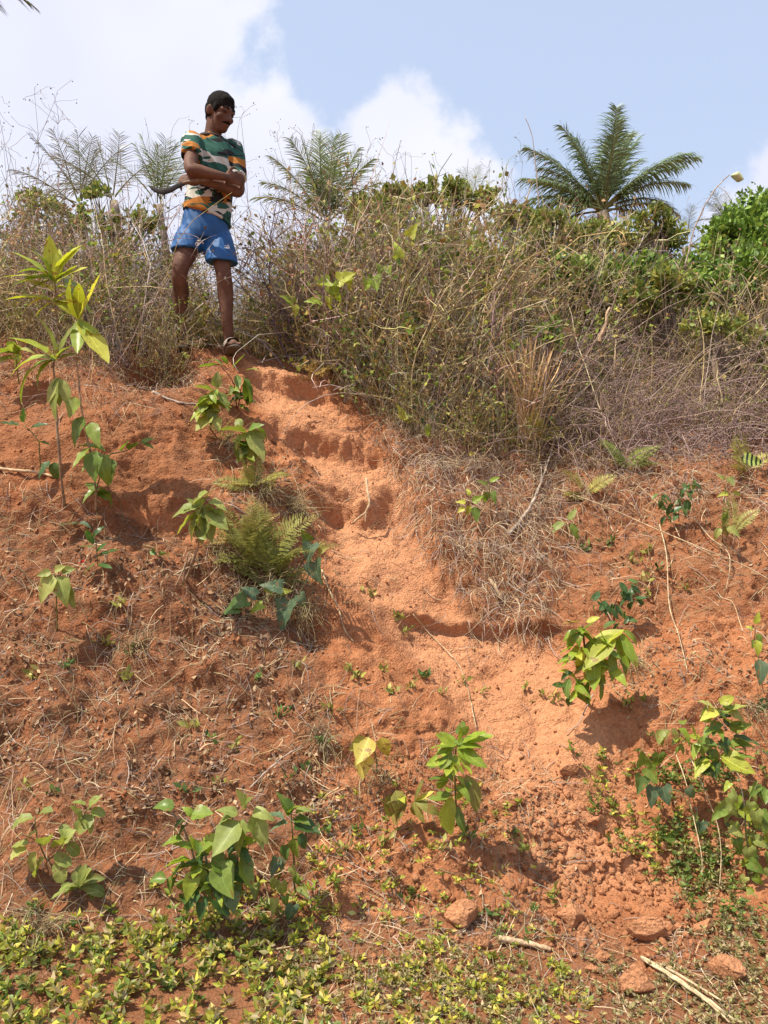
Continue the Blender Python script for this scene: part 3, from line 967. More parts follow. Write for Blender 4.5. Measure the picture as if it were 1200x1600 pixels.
def rock_mesh(seed, sub=1, rough=.22, flat=.75, cuts=12):
    import bmesh
    bm = bmesh.new(); bmesh.ops.create_icosphere(bm, subdivisions=sub, radius=1.0)
    rg = np.random.default_rng(seed)
    v = np.array([x.co[:] for x in bm.verts]); f = np.array([[x.index for x in fc.verts] for fc in bm.faces]); bm.free()
    # cut by random planes -> facetted clod
    for k in range(cuts):
        d = unit(rg.normal(0, 1, 3)); h = rg.uniform(.42, .8)
        over = np.maximum(0, v @ d - h); v = v - over[:, None] * d * .95
    v = v * (1 + rough * (fbm(v[:, 0] * 2 + seed, v[:, 1] * 2 + v[:, 2], 3, seed))[:, None])
    v = v + (.09 if sub == 1 else .015) * rg.normal(0, 1, v.shape)
    v[:, 2] *= flat; v *= rg.uniform(.75, 1.3, 3)
    return v, f

RUBBLE = [(790, 1240), (880, 1230), (960, 1300), (1060, 1380), (1130, 1470), (1080, 1500), (940, 1510), (860, 1470), (820, 1380)]
def build_clods():
    rng = np.random.default_rng(31)
    protos = [rock_mesh(s, 1) for s in range(8)]
    g = Geo()
    def drop(poly, cnt, s0, s1, sink=.35):
        X, V, p, px, py = sample_bank(cnt * 40, rng)
        s = np.where(in_poly(px, py, poly))[0][:cnt]
        if not len(s): return
        nr_ = surf_normal(X[s], V[s])
        for k, i in enumerate(s):
            v, f = protos[int(rng.integers(0, 8))]
            r = s0 + (s1 - s0) * rng.random() ** 5.5
            Rm = np.array(Euler(rng.uniform(0, 6.28, 3)).to_matrix())
            g.add((v * r) @ Rm.T + p[i] + nr_[k] * r * sink, f, np.array([rng.random() * .8, rng.random() * .3, 0]))
    drop(RUBBLE, 2600, .0026, .030, .15)
    drop([(880, 1380), (1060, 1390), (1060, 1480), (870, 1480)], 420, .004, .034, .15)
    drop([(600, 1180), (900, 1180), (900, 1500), (500, 1520)], 1300, .0025, .022, .15)
    drop([(-200, 560), (480, 600), (560, 1450), (-200, 1450)], 2600, .003, .018, .1)
    drop([(480, 600), (620, 720), (900, 1000), (900, 1250), (560, 1250), (450, 900)], 1500, .002, .013)
    drop([(880, 760), (1300, 760), (1300, 1300), (960, 1200)], 1400, .003, .018, .1)
    drop([(400, 1400), (1250, 1400), (1250, 1620), (400, 1620)], 500, .003, .016)
    o = g.build('soil_clods', M_CLOD)
    tag(o, 'small red crumbs and clods of earth strewn down the bank', 'clods', kind='stuff')

def build_ground_cover():
    rng = np.random.default_rng(12)
    g = Geo()
    pal_y = np.array([(0.40, 0.40, 0.05), (0.30, 0.34, 0.045), (0.50, 0.44, 0.07), (0.17, 0.23, 0.035), (0.44, 0.33, 0.09)])
    pal_g = np.array([(0.12, 0.19, 0.035), (0.18, 0.24, 0.05), (0.09, 0.14, 0.03), (0.24, 0.25, 0.06)])
    pal_d = np.array([(0.30, 0.27, 0.10), (0.24, 0.19, 0.08), (0.38, 0.29, 0.14), (0.18, 0.19, 0.06), (0.42, 0.33, 0.18)])
    def rosettes(poly, cnt, L, pal, n=(5, 9), hgt=.05):
        X, V, p, px, py = sample_bank(cnt * 40, rng, (-2.9, 2.9), (1.72, 4.2))
        dens = fbm(X * 2.3, V * 2.3, 3, 33)
        s = np.where(in_poly(px, py, poly) & (dens > -.24 + .5 * rng.random(len(X)) - .25))[0][:cnt]
        pos = []; dr = []
        for i in s:
            k = int(rng.integers(*n)); h = rng.uniform(.2, 1) * hgt
            tiers = 1 + int(rng.random() < .6)
            lean = rng.normal(0, .02, 2)
            for tt in range(tiers):
                az = rng.uniform(0, 6.28) + np.arange(k) * 6.28 / k + rng.normal(0, .2, k)
                el = np.radians(rng.uniform(0, 55, k))
                dr.append(np.stack([np.cos(az) * np.cos(el), np.sin(az) * np.cos(el), np.sin(el)], -1))
                pos.append(np.tile(p[i] + np.array([lean[0], lean[1] - .01, h * (1 - .5 * tt)]), (k, 1)))
        if pos:
            add_small_leaves(g, np.concatenate(pos), rng, L, pal, dirs=np.concatenate(dr), aspect=.235)
    rosettes([(-250, 1440), (150, 1460), (260, 1420), (430, 1440), (520, 1500), (520, 1640), (-250, 1640)], 470, .032, np.concatenate([pal_y, pal_y, pal_d]), (5, 8), .055)
    rosettes([(-250, 1440), (430, 1440), (560, 1640), (-250, 1640)], 130, .030, pal_g, (5, 8), .04)
    rosettes([(240, 1380), (520, 1330), (520, 1480), (250, 1470)], 130, .032, pal_y, (4, 7), .05)
    rosettes([(430, 1500), (900, 1490), (900, 1640), (430, 1640)], 300, .024, pal_y, (4, 8), .03)
    rosettes([(430, 1490), (1300, 1500), (1300, 1640), (430, 1640)], 1000, .016, pal_d, (4, 8), .03)
    rosettes([(1030, 1330), (1300, 1300), (1300, 1560), (1120, 1520)], 700, .018, pal_d, (4, 8), .04)
    rosettes([(1030, 1330), (1300, 1300), (1300, 1460), (1090, 1450)], 380, .02, pal_g, (4, 8), .05)
    rosettes([(900, 1170), (1010, 1210), (1080, 1360), (1000, 1370), (930, 1270)], 330, .026, np.concatenate([pal_g, pal_y]), (4, 7), .07)
    rosettes([(1000, 1200), (1250, 1200), (1250, 1360), (1040, 1380)], 420, .024, pal_g, (4, 7), .06)
    rosettes([(480, 1230), (820, 1260), (860, 1500), (480, 1500)], 150, .022, pal_y, (4, 7), .04)
    rosettes([(760, 1400), (880, 1400), (860, 1520), (740, 1520)], 110, .02, pal_g, (4, 7), .05)
    o = g.build('creeping_ground_cover', M_GREENMASS)
    tag(o, 'yellow-green creeping weeds carpeting the foot of the bank', 'ground cover', kind='stuff')

def build_litter():
    rng = np.random.default_rng(8)
    # dead leaves caught on the slope
    g = Geo()
    pal = np.array([(0.22, 0.125, 0.07), (0.30, 0.18, 0.10), (0.38, 0.26, 0.15), (0.17, 0.10, 0.065), (0.33, 0.235, 0.16), (0.42, 0.30, 0.18)])
    for poly, cnt, L in [([(-200, 820), (470, 880), (520, 1300), (-200, 1250)], 2400, .025), ([(330, 700), (470, 700), (500, 1050), (330, 1050)], 900, .030),
                         ([(640, 640), (1250, 690), (1250, 900), (900, 960), (700, 900)], 1100, .024), ([(850, 960), (1300, 960), (1300, 1300), (1000, 1300)], 900, .022),
                         ([(480, 1150), (900, 1250), (900, 1500), (480, 1500)], 900, .024)]:
        X, V, p, px, py = sample_bank(cnt * 30, rng)
        clump = fbm(X * 3.1, V * 3.1, 2, 71)
        s = np.where(in_poly(px, py, poly) & (clump + .5 * rng.random(len(X)) > .25))[0][:cnt]
        if len(s):
            nr_ = surf_normal(X[s], V[s])
            tang = unit(np.cross(nr_, rng.normal(0, 1, (len(s), 3))) + nr_ * rng.uniform(-.1, .5, (len(s), 1)))
            add_small_leaves(g, p[s] + nr_ * .006, rng, L, pal, dirs=tang, aspect=.3)
    tag(g.build('leaf_litter', M_DEAD), 'crumpled dead leaves caught on the red slope', 'leaf litter', kind='stuff')
    pale = np.array([(0.50, 0.38, 0.23), (0.42, 0.31, 0.19), (0.34, 0.24, 0.15), (0.55, 0.44, 0.29)])
    left = [(-200, 700), (100, 780), (300, 860), (480, 900), (530, 1250), (480, 1480), (-200, 1450)]
    draped([(left, 3200), ([(330, 700), (500, 760), (520, 1000), (330, 1000)], 700), ([(480, 1050), (900, 1200), (900, 1480), (480, 1500)], 700),
            ([(900, 760), (1300, 740), (1300, 1250), (1000, 1220)], 1000), ([(400, 1450), (1300, 1450), (1300, 1640), (400, 1640)], 900),
            ([(420, 600), (620, 720), (720, 960), (860, 1100), (560, 1080), (480, 860)], 130)],
           'straw_litter', 'thin pale straws lying scattered over the red slope', 'straw', rng, .05, .28, .0016, np.concatenate([pale, GREY * .8, TAN * .7]), M_STRAW, .012)
    fringe = [(590, 640), (720, 700), (840, 740), (900, 790), (880, 900), (870, 985), (800, 975), (715, 955), (700, 880), (640, 800), (622, 730)]
    draped([(fringe, 2300), ([(640, 680), (1280, 690), (1280, 770), (900, 790), (700, 760)], 2300), ([(560, 630), (760, 690), (720, 760), (620, 720)], 700),
            ([(340, 700), (440, 740), (480, 950), (340, 930)], 420), ([(-150, 540), (330, 570), (330, 640), (60, 620), (-150, 600)], 900)],
           'hanging_dry_grass', 'matted grey-tan dry grass hanging down the bank right of the path', 'dry grass', rng, .10, .34, .0015,
           np.concatenate([pale, pale * .8, GREY]), M_STRAW, .05, 'down', clump=.5)
    # loose tangle of bent bare twigs
    n = 2400
    X, V, p, px, py = sample_bank(n * 14, rng, (.4, 2.9), (4.2, 6.2))
    s = np.where(in_poly(px, py, [(790, 560), (1300, 540), (1300, 720), (1080, 700), (1000, 715), (830, 700)]))[0][:n]
    m = len(s)
    d0 = unit(np.stack([rng.normal(0, 1, m), rng.normal(-.5, .5, m), rng.normal(.45, .45, m)], -1))
    C = curve_batch(p[s] + np.array([0, 0, .02]), d0, rng.uniform(.25, .85, m), 8, rng, 1.0, .32)
    v, q = tubes(C, np.linspace(1, .5, 8)[None] * rng.uniform(.0012, .0035, m)[:, None], 3)
    o = Geo().add(v, q, np.repeat(GREY[rng.integers(0, 5, m)] * rng.uniform(.6, 1.15, (m, 1)) * np.array([[1, .9, .95]]), 24, 0)).build('twig_tangle', M_TWIG)
    tag(o, 'purple-grey heap of bent bare twigs spilling over the right crest', 'brushwood', kind='stuff')

build_thicket(); build_clods(); build_ground_cover(); build_litter()
# ------------------------------------------------------------------ single plants on the bank
def plants():
    # tall two-stemmed sapling at the left edge
    s = Plant('sapling', 'tall thin sapling with yellow-green lance leaves in tiers at left edge', 'sapling', (100, 800), 1, lift=.10)
    s.stem([(100, 800), (92, 700, .05), (86, 600, .06), (88, 500, .06), (86, 432, .06)], .008, .004, M_WOODY)
    s.stem([(150, 800), (148, 740, .08), (128, 640, .10), (120, 560, .10), (118, 500, .10)], .007, .003, M_WOODY, root=False)
    for a, l in ((150, 72), (125, 66), (95, 66), (60, 70), (30, 78), (8, 70), (168, 68), (195, 54), (-20, 56), (75, 58), (140, 55), (45, 60), (110, 50), (182, 62), (18, 50)):
        s.leaf(86, 440 + s.rng.normal(0, 6), a, l, 'lance', 'lime' if s.rng.random() < .6 else 'bright', .08, width=1.3)
    for a, l in ((178, 82), (160, 56), (30, 52), (-12, 48), (5, 56), (-45, 44), (-135, 46)):
        s.leaf(84, 470, a, l, 'lance', 'lime', .08, width=1.3)
    for a, l in ((170, 100), (150, 75), (184, 90), (205, 65), (35, 55), (15, 48), (65, 60), (100, 55)):
        s.leaf(88, 562, a, l, 'lance', 'bright' if s.rng.random() < .6 else 'soft', .10, width=1.3)
    for a, l in ((75, 75), (50, 70), (-55, 95), (-80, 62), (100, 58), (-30, 52)):
        s.leaf(122, 500, a, l, 'lance', 'lime' if s.rng.random() < .5 else 'bright', .12, width=1.25)
    for a, l in ((-100, 60), (-110, 50), (-75, 46), (-60, 50)):
        s.leaf(90, 590, a, l, 'lance', 'soft', .10, width=1.6)
    for px, py, a, l in ((142, 660, -60, 58), (130, 650, -110, 62), (140, 700, -120, 58), (158, 710, -60, 55), (150, 705, -85, 60), (118, 620, -100, 45)):
        s.leaf(px, py, a, l, 'ovate', 'mid', .10)
    # low leafy shoots round it
    q = Plant('leafy_shoot', 'dark green shoot with broad hanging leaves right of the tall sapling', 'plant', (152, 800), 2, lift=.05)
    q.stem([(152, 800), (150, 770, .04), (168, 715, .06), (195, 705, .07), (225, 690, .08)], .005, .002)
    for px, py, a, l in ((160, 712, -140, 55), (168, 715, -75, 52), (165, 705, 165, 45), (200, 702, 20, 32), (222, 694, 50, 30), (225, 692, -20, 28), (190, 705, 60, 32)):
        q.leaf(px, py, a, l, 'ovate', 'mid', .08)
    q.whorl(150, 770, 7, 46, 'ovate', ['mid', 'soft'], .06, (-30, 25))
    q = Plant('seedling', 'small green shoot with dark leaves beside the sapling foot at left edge', 'plant', (62, 735), 3, lift=.04)
    q.stem([(75, 740), (60, 690, .05), (38, 665, .06)], .004, .002)
    for px, py, a, l in ((30, 665, 175, 40), (38, 660, 80, 30), (48, 668, 20, 32), (60, 690, -20, 26), (78, 720, -120, 40), (85, 722, -80, 36)):
        q.leaf(px, py, a, l, 'ovate', 'dark', .06)
    q = Plant('leafy_weed', 'soft green weed on a stem at the left edge above the stick', 'plant', (30, 600), 4, lift=.05)
    q.stem([(30, 600), (25, 560, .03)], .004, .002)
    q.whorl(22, 555, 8, 48, 'ovate', ['soft', 'mid'], .05, (-25, 30))
    q = Plant('seedling', 'small dark-leaved seedling with a red blossom on the left slope', 'plant', (152, 885), 5, lift=.02)
    q.stem([(152, 885), (150, 850, .03), (146, 835, .03)], .003, .002)
    for px, py, a, l in ((150, 862, 40, 32), (152, 868, 10, 36), (147, 850, 120, 30), (146, 838, 70, 24), (148, 855, 170, 26), (155, 880, -10, 30), (150, 880, -150, 26)):
        q.leaf(px, py, a, l, 'lance', 'dark', .04, width=1.7)
    bl = Geo(); rg = np.random.default_rng(3)
    for k in range(5):
        add_small_leaves(bl, np.tile(q.at(127, 878, .03), (1, 1)), rg, .017, np.array([(0.55, .02, .02)]), aspect=.5)
    b = bl.build('blossom', M_GREENMASS, q.e, origin=None); b.location = -np.array(q.e.location)
    q = Plant('low_herb', 'pair of grey-green leaves lying on soil above the red blossom', 'plant', (120, 828), 6, lift=.01)
    for a, l in ((175, 40), (8, 26), (195, 26)): q.leaf(118 + 6, 818, a, l, 'ovate', 'blue', .02)
    # broad-leaved plant at the path's left rim
    q = Plant('broadleaf_plant', 'pale green broadleaf plant below the man, left of the path', 'plant', (330, 672), 7, lift=.06)
    q.stem([(332, 672), (330, 640, .05), (334, 610, .06)], .006, .003)
    for px, py, a, l in ((334, 612, 160, 46), (330, 620, 200, 40), (332, 618, -110, 48), (336, 610, -60, 46), (338, 606, 80, 34), (328, 640, -150, 40), (333, 640, -90, 34), (340, 625, -20, 34), (330, 650, -125, 36), (338, 650, -70, 32)):
        q.leaf(px, py, a, l, 'ovate', 'soft' if q.rng.random() < .6 else 'bright', .08, width=1.25)
    for cx, cy, nn_ in ((334, 622, 7), (322, 640, 6)):
        q.whorl(cx, cy, nn_, 36, 'ovate', ['soft', 'bright', 'lime'], .08, (-50, 20), jitter=8, width=1.2)
    q = Plant('leafy_shrub', 'dark green leafy shrub with drooping leaves just under the sandal', 'shrub', (372, 640), 8, lift=.04)
    q.stem([(372, 640), (365, 600, .04), (345, 572, .05)], .005, .003, M_REDSTEM)
    q.stem([(372, 640), (376, 610, .05), (385, 590, .06)], .004, .002, M_REDSTEM, root=False)
    for px, py, a, l in ((345, 570, 175, 44), (348, 572, 130, 30), (355, 570, 90, 26), (362, 575, 40, 36), (378, 588, -30, 46), (385, 590, -60, 40), (370, 585, -80, 30), (352, 585, -140, 32), (383, 580, 30, 26)):
        q.leaf(px, py, a, l, 'lance', 'mid', .06, width=1.6)
    q.whorl(378, 622, 9, 32, 'ovate', ['dark', 'mid'], .05, (-40, 20))
    q.whorl(366, 610, 7, 30, 'ovate', ['soft', 'mid'], .06, (-40, 30))
    q = Plant('broadleaf_plant', 'green plant with large folded leaves at the bend of the path', 'plant', (385, 735), 9, lift=.05)
    q.stem([(388, 738), (384, 705, .05), (386, 680, .06)], .006, .003)
    for px, py, a, l in ((386, 676, 170, 52), (386, 680, 200, 44), (388, 672, 20, 40), (392, 676, -55, 58), (385, 690, -130, 40), (395, 670, -80, 52), (383, 695, -95, 38), (376, 670, 120, 28)):
        q.leaf(px, py, a, l, 'ovate', 'soft' if q.rng.random() < .5 else 'mid', .08, width=1.2)
    q.whorl(386, 690, 8, 42, 'ovate', ['soft', 'mid', 'bright'], .08, (-45, 30), jitter=10, width=1.2)
    q = Plant('broadleaf_plant', 'light green broadleaf plant on a bare woody stem beside the fern', 'plant', (292, 908), 10, lift=.08)
    q.stem([(290, 912), (300, 880, .03), (312, 845, .06), (316, 800, .08)], .009, .004, M_WOODY)
    q.stem([(286, 912), (290, 885, .03), (296, 862, .04)], .006, .003, M_WOODY, root=False)
    for px, py, a, l in ((316, 795, 150, 36), (312, 790, 190, 56), (316, 800, -110, 62), (318, 798, -70, 58), (322, 792, -20, 56), (325, 785, 5, 50), (320, 782, 60, 36), (308, 800, -140, 60), (328, 798, -40, 44), (316, 806, -90, 44)):
        q.leaf(px, py, a, l, 'ovate', 'soft', .10, width=1.25)
    q.whorl(318, 800, 8, 50, 'ovate', ['soft', 'soft', 'mid'], .10, (-50, 20), jitter=10, width=1.2)
    # fern clump on the shoulder
    fern('fern', 'feathery yellow-green fern clump on the shoulder left of the path', (412, 885), 11, 18, 130, (.23, .23, .055), cone=(25, 160), lift=.08)
    fern('fern', 'second smaller fern below the large one at the path rim', (428, 905), 61, 12, 80, (.22, .25, .06), cone=(10, 170), lift=.05)
    fern('fern', 'brownish half-dry fern left of the large fern clump', (385, 850), 62, 10, 80, (.34, .26, .08), cone=(40, 170), lift=.05)
    fern('fern', 'thin olive fern between the folded-leaf plant and the large fern', (400, 765), 63, 10, 70, (.28, .27, .06), cone=(20, 165), lift=.05)
    fern('fern', 'half-dry fern left of the path between the two upper broadleaf plants', (350, 690), 64, 8, 50, (.34, .29, .08), cone=(20, 165), lift=.04)
    fern('fern', 'small golden fern among brush at the man\'s right leg', (300, 520), 12, 9, 66, (.42, .33, .07), cone=(20, 160), lift=.22)
    fern('fern', 'golden fern sprig on the crest right of the path top', (490, 590), 13, 7, 40, (.44, .30, .08), cone=(10, 170), lift=.03)
    fern('fern', 'yellow-green fern in the dry edge below the upright grass tuft', (835, 700), 14, 8, 62, (.36, .34, .07), cone=(0, 180), lift=.03)
    fern('fern', 'low green fern under the heap of bare twigs', (985, 735), 15, 9, 66, (.22, .25, .06), cone=(0, 180), lift=.05)
    fern('fern', 'yellowish fern spray at the right edge near the shadow-banded leaf', (1165, 740), 16, 8, 66, (.36, .33, .08), cone=(20, 170), lift=.06)
    fern('fern', 'faint yellow fern on the red soil right of the dry grass', (910, 770), 17, 7, 54, (.40, .36, .10), cone=(0, 180), lift=.02)
    fern('fern', 'yellow fern sprig between dry stalks above the small yellow leaf', (800, 660), 18, 6, 44, (.42, .36, .08), cone=(10, 170), lift=.04)
    fern('fern', 'thin fern on the slope left of the four-leaved weed', (1135, 835), 19, 6, 56, (.34, .33, .09), cone=(40, 150), lift=.05)
    # climbing vine with blue-green lobed leaves
    q = Plant('vine', 'vine with large blue-green heart leaves hanging below the fern', 'vine', (440, 930), 20, lift=.06)
    q.stem([(470, 880), (452, 925, .05), (420, 930, .06), (385, 945, .06), (355, 985, .06)], .003, .002, root=False)
    q.stem([(470, 880), (488, 862, .05), (480, 905, .07), (455, 945, .08)], .003, .002, root=False)
    for px, py, a, l, c in ((440, 918, 165, 46, 'blue'), (400, 930, 150, 34, 'blue'), (385, 938, 195, 46, 'dark'), (450, 940, -110, 62, 'blue'), (468, 930, -50, 40, 'blue'), (420, 925, 80, 24, 'mid'),
                         (360, 970, -105, 50, 'blue'), (372, 950, 200, 36, 'dark'), (488, 850, -100, 46, 'blue'), (492, 878, -70, 48, 'blue'), (482, 845, 120, 22, 'mid'), (498, 862, 20, 26, 'olive'), (440, 925, 20, 22, 'lime'), (410, 945, -150, 26, 'bright')):
        q.leaf(px, py, a, l, 'heart', c, .08, toward=.25, normal=(q.rng.normal(0, .3), -1, .5))
    q = Plant('three_leaf_herb', 'plant with three hanging veined leaves on the left slope', 'plant', (88, 990), 21, lift=.05)
    q.stem([(92, 990), (88, 930, .04), (84, 896, .06)], .004, .003)
    for px, py, a, l, w in ((82, 898, -112, 62, 1.2), (92, 900, -70, 58, 1.2), (100, 915, -60, 50, 1), (85, 892, 20, 30, 1), (80, 893, 200, 28, 1), (96, 893, 8, 34, 1)):
        q.leaf(px, py, a, l, 'ovate', 'soft', .07, width=w, var=1 if l > 40 else 3, normal=(0, -1, .45))
    # lower left
    q = Plant('round_leaf_herb', 'sprawling weed with many small round leaves at lower left', 'plant', (75, 1345), 22, lift=.03)
    q.stem([(60, 1350), (58, 1310, .03), (55, 1275, .04)], .003, .002)
    q.stem([(75, 1345), (100, 1320, .04), (125, 1285, .05), (140, 1260, .05)], .003, .002, root=False)
    for px, py, a, l in ((52, 1278, 175, 30), (60, 1272, 30, 24), (58, 1300, 190, 22), (45, 1318, 180, 30), (42, 1325, -150, 26), (55, 1330, -100, 38), (68, 1322, 60, 30), (80, 1325, 20, 36), (85, 1335, -20, 34),
                         (98, 1322, 80, 34), (105, 1318, -30, 30), (112, 1308, 130, 32), (120, 1300, 60, 36), (128, 1290, 100, 34), (132, 1280, -20, 30), (138, 1265, 60, 28), (142, 1268, 10, 24), (134, 1258, 150, 26), (90, 1345, -70, 30), (70, 1340, -120, 30)):
        q.leaf(px, py, a, l, 'round', 'soft', .05, width=1.05)
    q = Plant('rosette_weed', 'small rosette of narrow upright leaves under the round-leaved weed', 'plant', (124, 1392), 23, lift=.02)
    for a, l in ((175, 40), (150, 32), (120, 36), (100, 40), (80, 40), (60, 44), (40, 42), (10, 40), (-5, 34), (165, 26)):
        q.leaf(124, 1388, a, l, 'spatula', 'soft', .02)
    # big glossy clump
    q = Plant('glossy_shrub', 'large clump of dark glossy oval leaves low on the left', 'shrub', (335, 1420), 24, lift=.10)
    q.stem([(335, 1420), (325, 1360, .05), (315, 1310, .08)], .007, .004, M_WOODY)
    q.stem([(345, 1420), (370, 1350, .06), (375, 1290, .09)], .006, .003, M_WOODY, root=False)
    q.stem([(320, 1400), (290, 1300, .06), (262, 1262, .08)], .005, .003, M_WOODY, root=False)
    for px, py, a, l, c in ((272, 1262, 160, 44, 'mid'), (300, 1275, 120, 30, 'bright'), (300, 1272, 5, 42, 'mid'), (288, 1282, -165, 40, 'dark'), (290, 1290, -120, 34, 'dark'), (285, 1310, 178, 32, 'bright'),
                            (300, 1325, 150, 44, 'bright'), (305, 1330, 110, 36, 'bright'), (318, 1325, 30, 46, 'bright'), (310, 1335, 60, 40, 'mid'), (292, 1350, -160, 50, 'mid'), (300, 1345, 175, 52, 'bright'),
                            (330, 1340, -20, 56, 'mid'), (345, 1345, -60, 56, 'mid'), (312, 1355, -80, 52, 'mid'), (305, 1360, -100, 50, 'bright'), (330, 1360, -75, 44, 'dark'), (355, 1330, 30, 44, 'dark'),
                            (370, 1325, -40, 46, 'dark'), (375, 1340, -60, 50, 'mid'), (345, 1380, -80, 48, 'dark'), (365, 1390, -85, 46, 'blue'), (290, 1380, -120, 46, 'mid'), (275, 1372, -140, 44, 'mid'), (320, 1400, -100, 46, 'dark'), (335, 1395, -60, 44, 'dark'), (260, 1372, 190, 34, 'mid'),
                            (310, 1390, -130, 42, 'dark'), (350, 1360, -10, 44, 'dark'), (325, 1372, -90, 46, 'mid')):
        q.leaf(px, py, a, l, 'ovate', c, .10, width=1.2)
    for px, py, a, l in ((372, 1272, 160, 50), (380, 1265, 70, 34), (372, 1282, -125, 60), (380, 1280, -100, 52), (392, 1275, -70, 52), (395, 1268, 20, 40), (385, 1262, 120, 40), (402, 1282, -60, 46), (365, 1275, 190, 40)):
        q.leaf(px, py, a, l, 'ovate', 'soft', .12, width=1.15)
    for cx, cy, nn_ in ((315, 1345, 10), (340, 1385, 10), (300, 1375, 8), (370, 1310, 8), (360, 1360, 8)):
        q.whorl(cx, cy, nn_, 44, 'ovate', ['mid', 'dark', 'bright', 'dark'], .07, (-50, 30), jitter=14, width=1.1)
    q = Plant('glossy_shrub', 'smaller glossy-leaved shoot with trailing heart leaves right of the large clump', 'shrub', (460, 1400), 25, lift=.06)
    q.stem([(455, 1400), (458, 1340, .04), (455, 1270, .06)], .005, .003)
    for px, py, a, l, c in ((455, 1272, 110, 46, 'mid'), (452, 1275, 85, 44, 'bright'), (458, 1280, 10, 44, 'mid'), (460, 1285, -20, 46, 'dark'), (450, 1285, 185, 44, 'blue'), (445, 1280, 165, 40, 'blue'), (462, 1270, 50, 38, 'soft'),
                            (458, 1310, -80, 40, 'mid'), (450, 1320, -110, 36, 'dark'), (465, 1305, -30, 34, 'dark')):
        q.leaf(px, py, a, l, 'ovate', c, .07, width=1.2)
    for px, py, a, l, c in ((432, 1340, -100, 34, 'blue'), (440, 1345, -80, 30, 'blue'), (455, 1355, -60, 32, 'soft'), (465, 1370, -95, 34, 'mid'), (432, 1375, -120, 38, 'soft'), (440, 1380, -70, 36, 'soft'), (470, 1385, -50, 28, 'soft'), (430, 1405, -100, 34, 'soft'),
                            (458, 1415, -100, 40, 'blue'), (446, 1400, -80, 28, 'mid'), (435, 1480, -100, 36, 'blue'), (400, 1380, -90, 30, 'soft')):
        q.leaf(px, py, a, l, 'heart', c, .06, width=.8, normal=(q.rng.normal(0, .3), -1, .4))
    q = Plant('spotted_leaf_plant', 'plant with four yellowing brown-spotted leaves in the middle of the slope', 'plant', (590, 1210), 26, lift=.04)
    q.stem([(592, 1212), (585, 1170, .03), (575, 1150, .05)], .003, .002)
    for px, py, a, l, c in ((572, 1154, -150, 46, 'olive'), (576, 1152, -115, 48, 'yellow'), (574, 1178, -100, 46, 'yellow'), (596, 1152, -75, 38, 'yellow')):
        q.leaf(px, py, a, l, 'ovate', c, .06, width=1.3, normal=(q.rng.normal(0, .3), -1, .4))
    q = Plant('bright_seedling', 'bright green seedling with glossy lance leaves at centre of lower slope', 'plant', (715, 1290), 27, lift=.06)
    q.stem([(712, 1290), (712, 1230, .04), (712, 1170, .07)], .005, .003)
    for px, py, a, l in ((712, 1165, 150, 44), (705, 1168, 170, 42), (708, 1172, 195, 46), (716, 1162, 80, 26), (720, 1160, 25, 52), (724, 1165, -35, 56), (715, 1175, -60, 46), (706, 1175, -130, 36), (700, 1180, 200, 36), (716, 1170, 45, 40), (726, 1158, 10, 44), (712, 1178, -100, 38)):
        q.leaf(px, py, a, l, 'lance', 'bright', .10, width=1.6)
    for px, py, a, l, c in ((700, 1205, -100, 36, 'bright'), (712, 1235, 40, 34, 'mid'), (706, 1245, -90, 50, 'bright'), (698, 1235, -110, 30, 'dark'), (728, 1210, -70, 52, 'olive'), (715, 1260, -70, 36, 'mid'), (694, 1215, 170, 30, 'mid')):
        q.leaf(px, py, a, l, 'lance', c, .07, width=1.7)
    for cx, cy, nn_ in ((714, 1165, 8), (706, 1195, 6), (712, 1230, 6)):
        q.whorl(cx, cy, nn_, 40, 'lance', ['bright', 'mid', 'bright'], .08, (-30, 40), jitter=8, width=1.7)
    q = Plant('star_leaf_herb', 'pale yellow-green herb with star-shaped leaf cluster left of the seedling', 'plant', (640, 1275), 28, lift=.03)
    for a, l in ((200, 40), (170, 34), (230, 46), (-60, 44), (-20, 42), (10, 44), (40, 36), (80, 34), (110, 36), (-95, 34)):
        q.leaf(635 if a > 90 else 648, 1252, a, l, 'lance', 'lime' if q.rng.random() < .4 else 'olive', .03, width=1.5)
    q.leaf(618, 1235, -60, 50, 'ovate', 'olive', .04).leaf(615, 1240, -100, 46, 'ovate', 'olive', .04)
    q = Plant('bright_seedling', 'bright yellow-green seedling with long drooping leaves on the right slope', 'plant', (915, 1100), 29, lift=.08)
    q.stem([(922, 1112), (918, 1060, .04), (912, 1000, .08), (910, 975, .08)], .007, .004, M_REDSTEM)
    q.stem([(918, 1090), (935, 1040, .06), (950, 995, .10)], .004, .003, M_REDSTEM, root=False)
    for px, py, a, l, c in ((906, 972, 170, 28, 'bright'), (916, 972, 20, 24, 'lime'), (905, 985, 190, 34, 'bright'), (912, 990, -50, 34, 'bright'), (975, 984, -145, 72, 'lime'), (960, 992, -150, 66, 'lime'), (972, 985, -20, 36, 'bright'), (970, 988, -60, 52, 'bright'),
                            (965, 995, -75, 50, 'bright'), (906, 1005, -110, 44, 'bright'), (910, 1010, -85, 52, 'lime'), (900, 1008, -160, 40, 'bright'), (902, 1020, 200, 34, 'mid'), (925, 1020, -90, 56, 'bright'), (955, 1020, -95, 48, 'mid'), (965, 1022, -60, 40, 'mid'),
                            (895, 1050, 200, 30, 'dark'), (890, 1060, -100, 34, 'mid'), (905, 1060, -70, 40, 'mid'), (930, 1055, -60, 40, 'dark'), (940, 1060, -90, 34, 'mid'), (885, 1070, 180, 26, 'dark'), (920, 1065, -95, 38, 'mid'), (898, 1085, -130, 30, 'dark')):
        q.leaf(px, py, a, l, 'lance', c, .10, width=1.6)
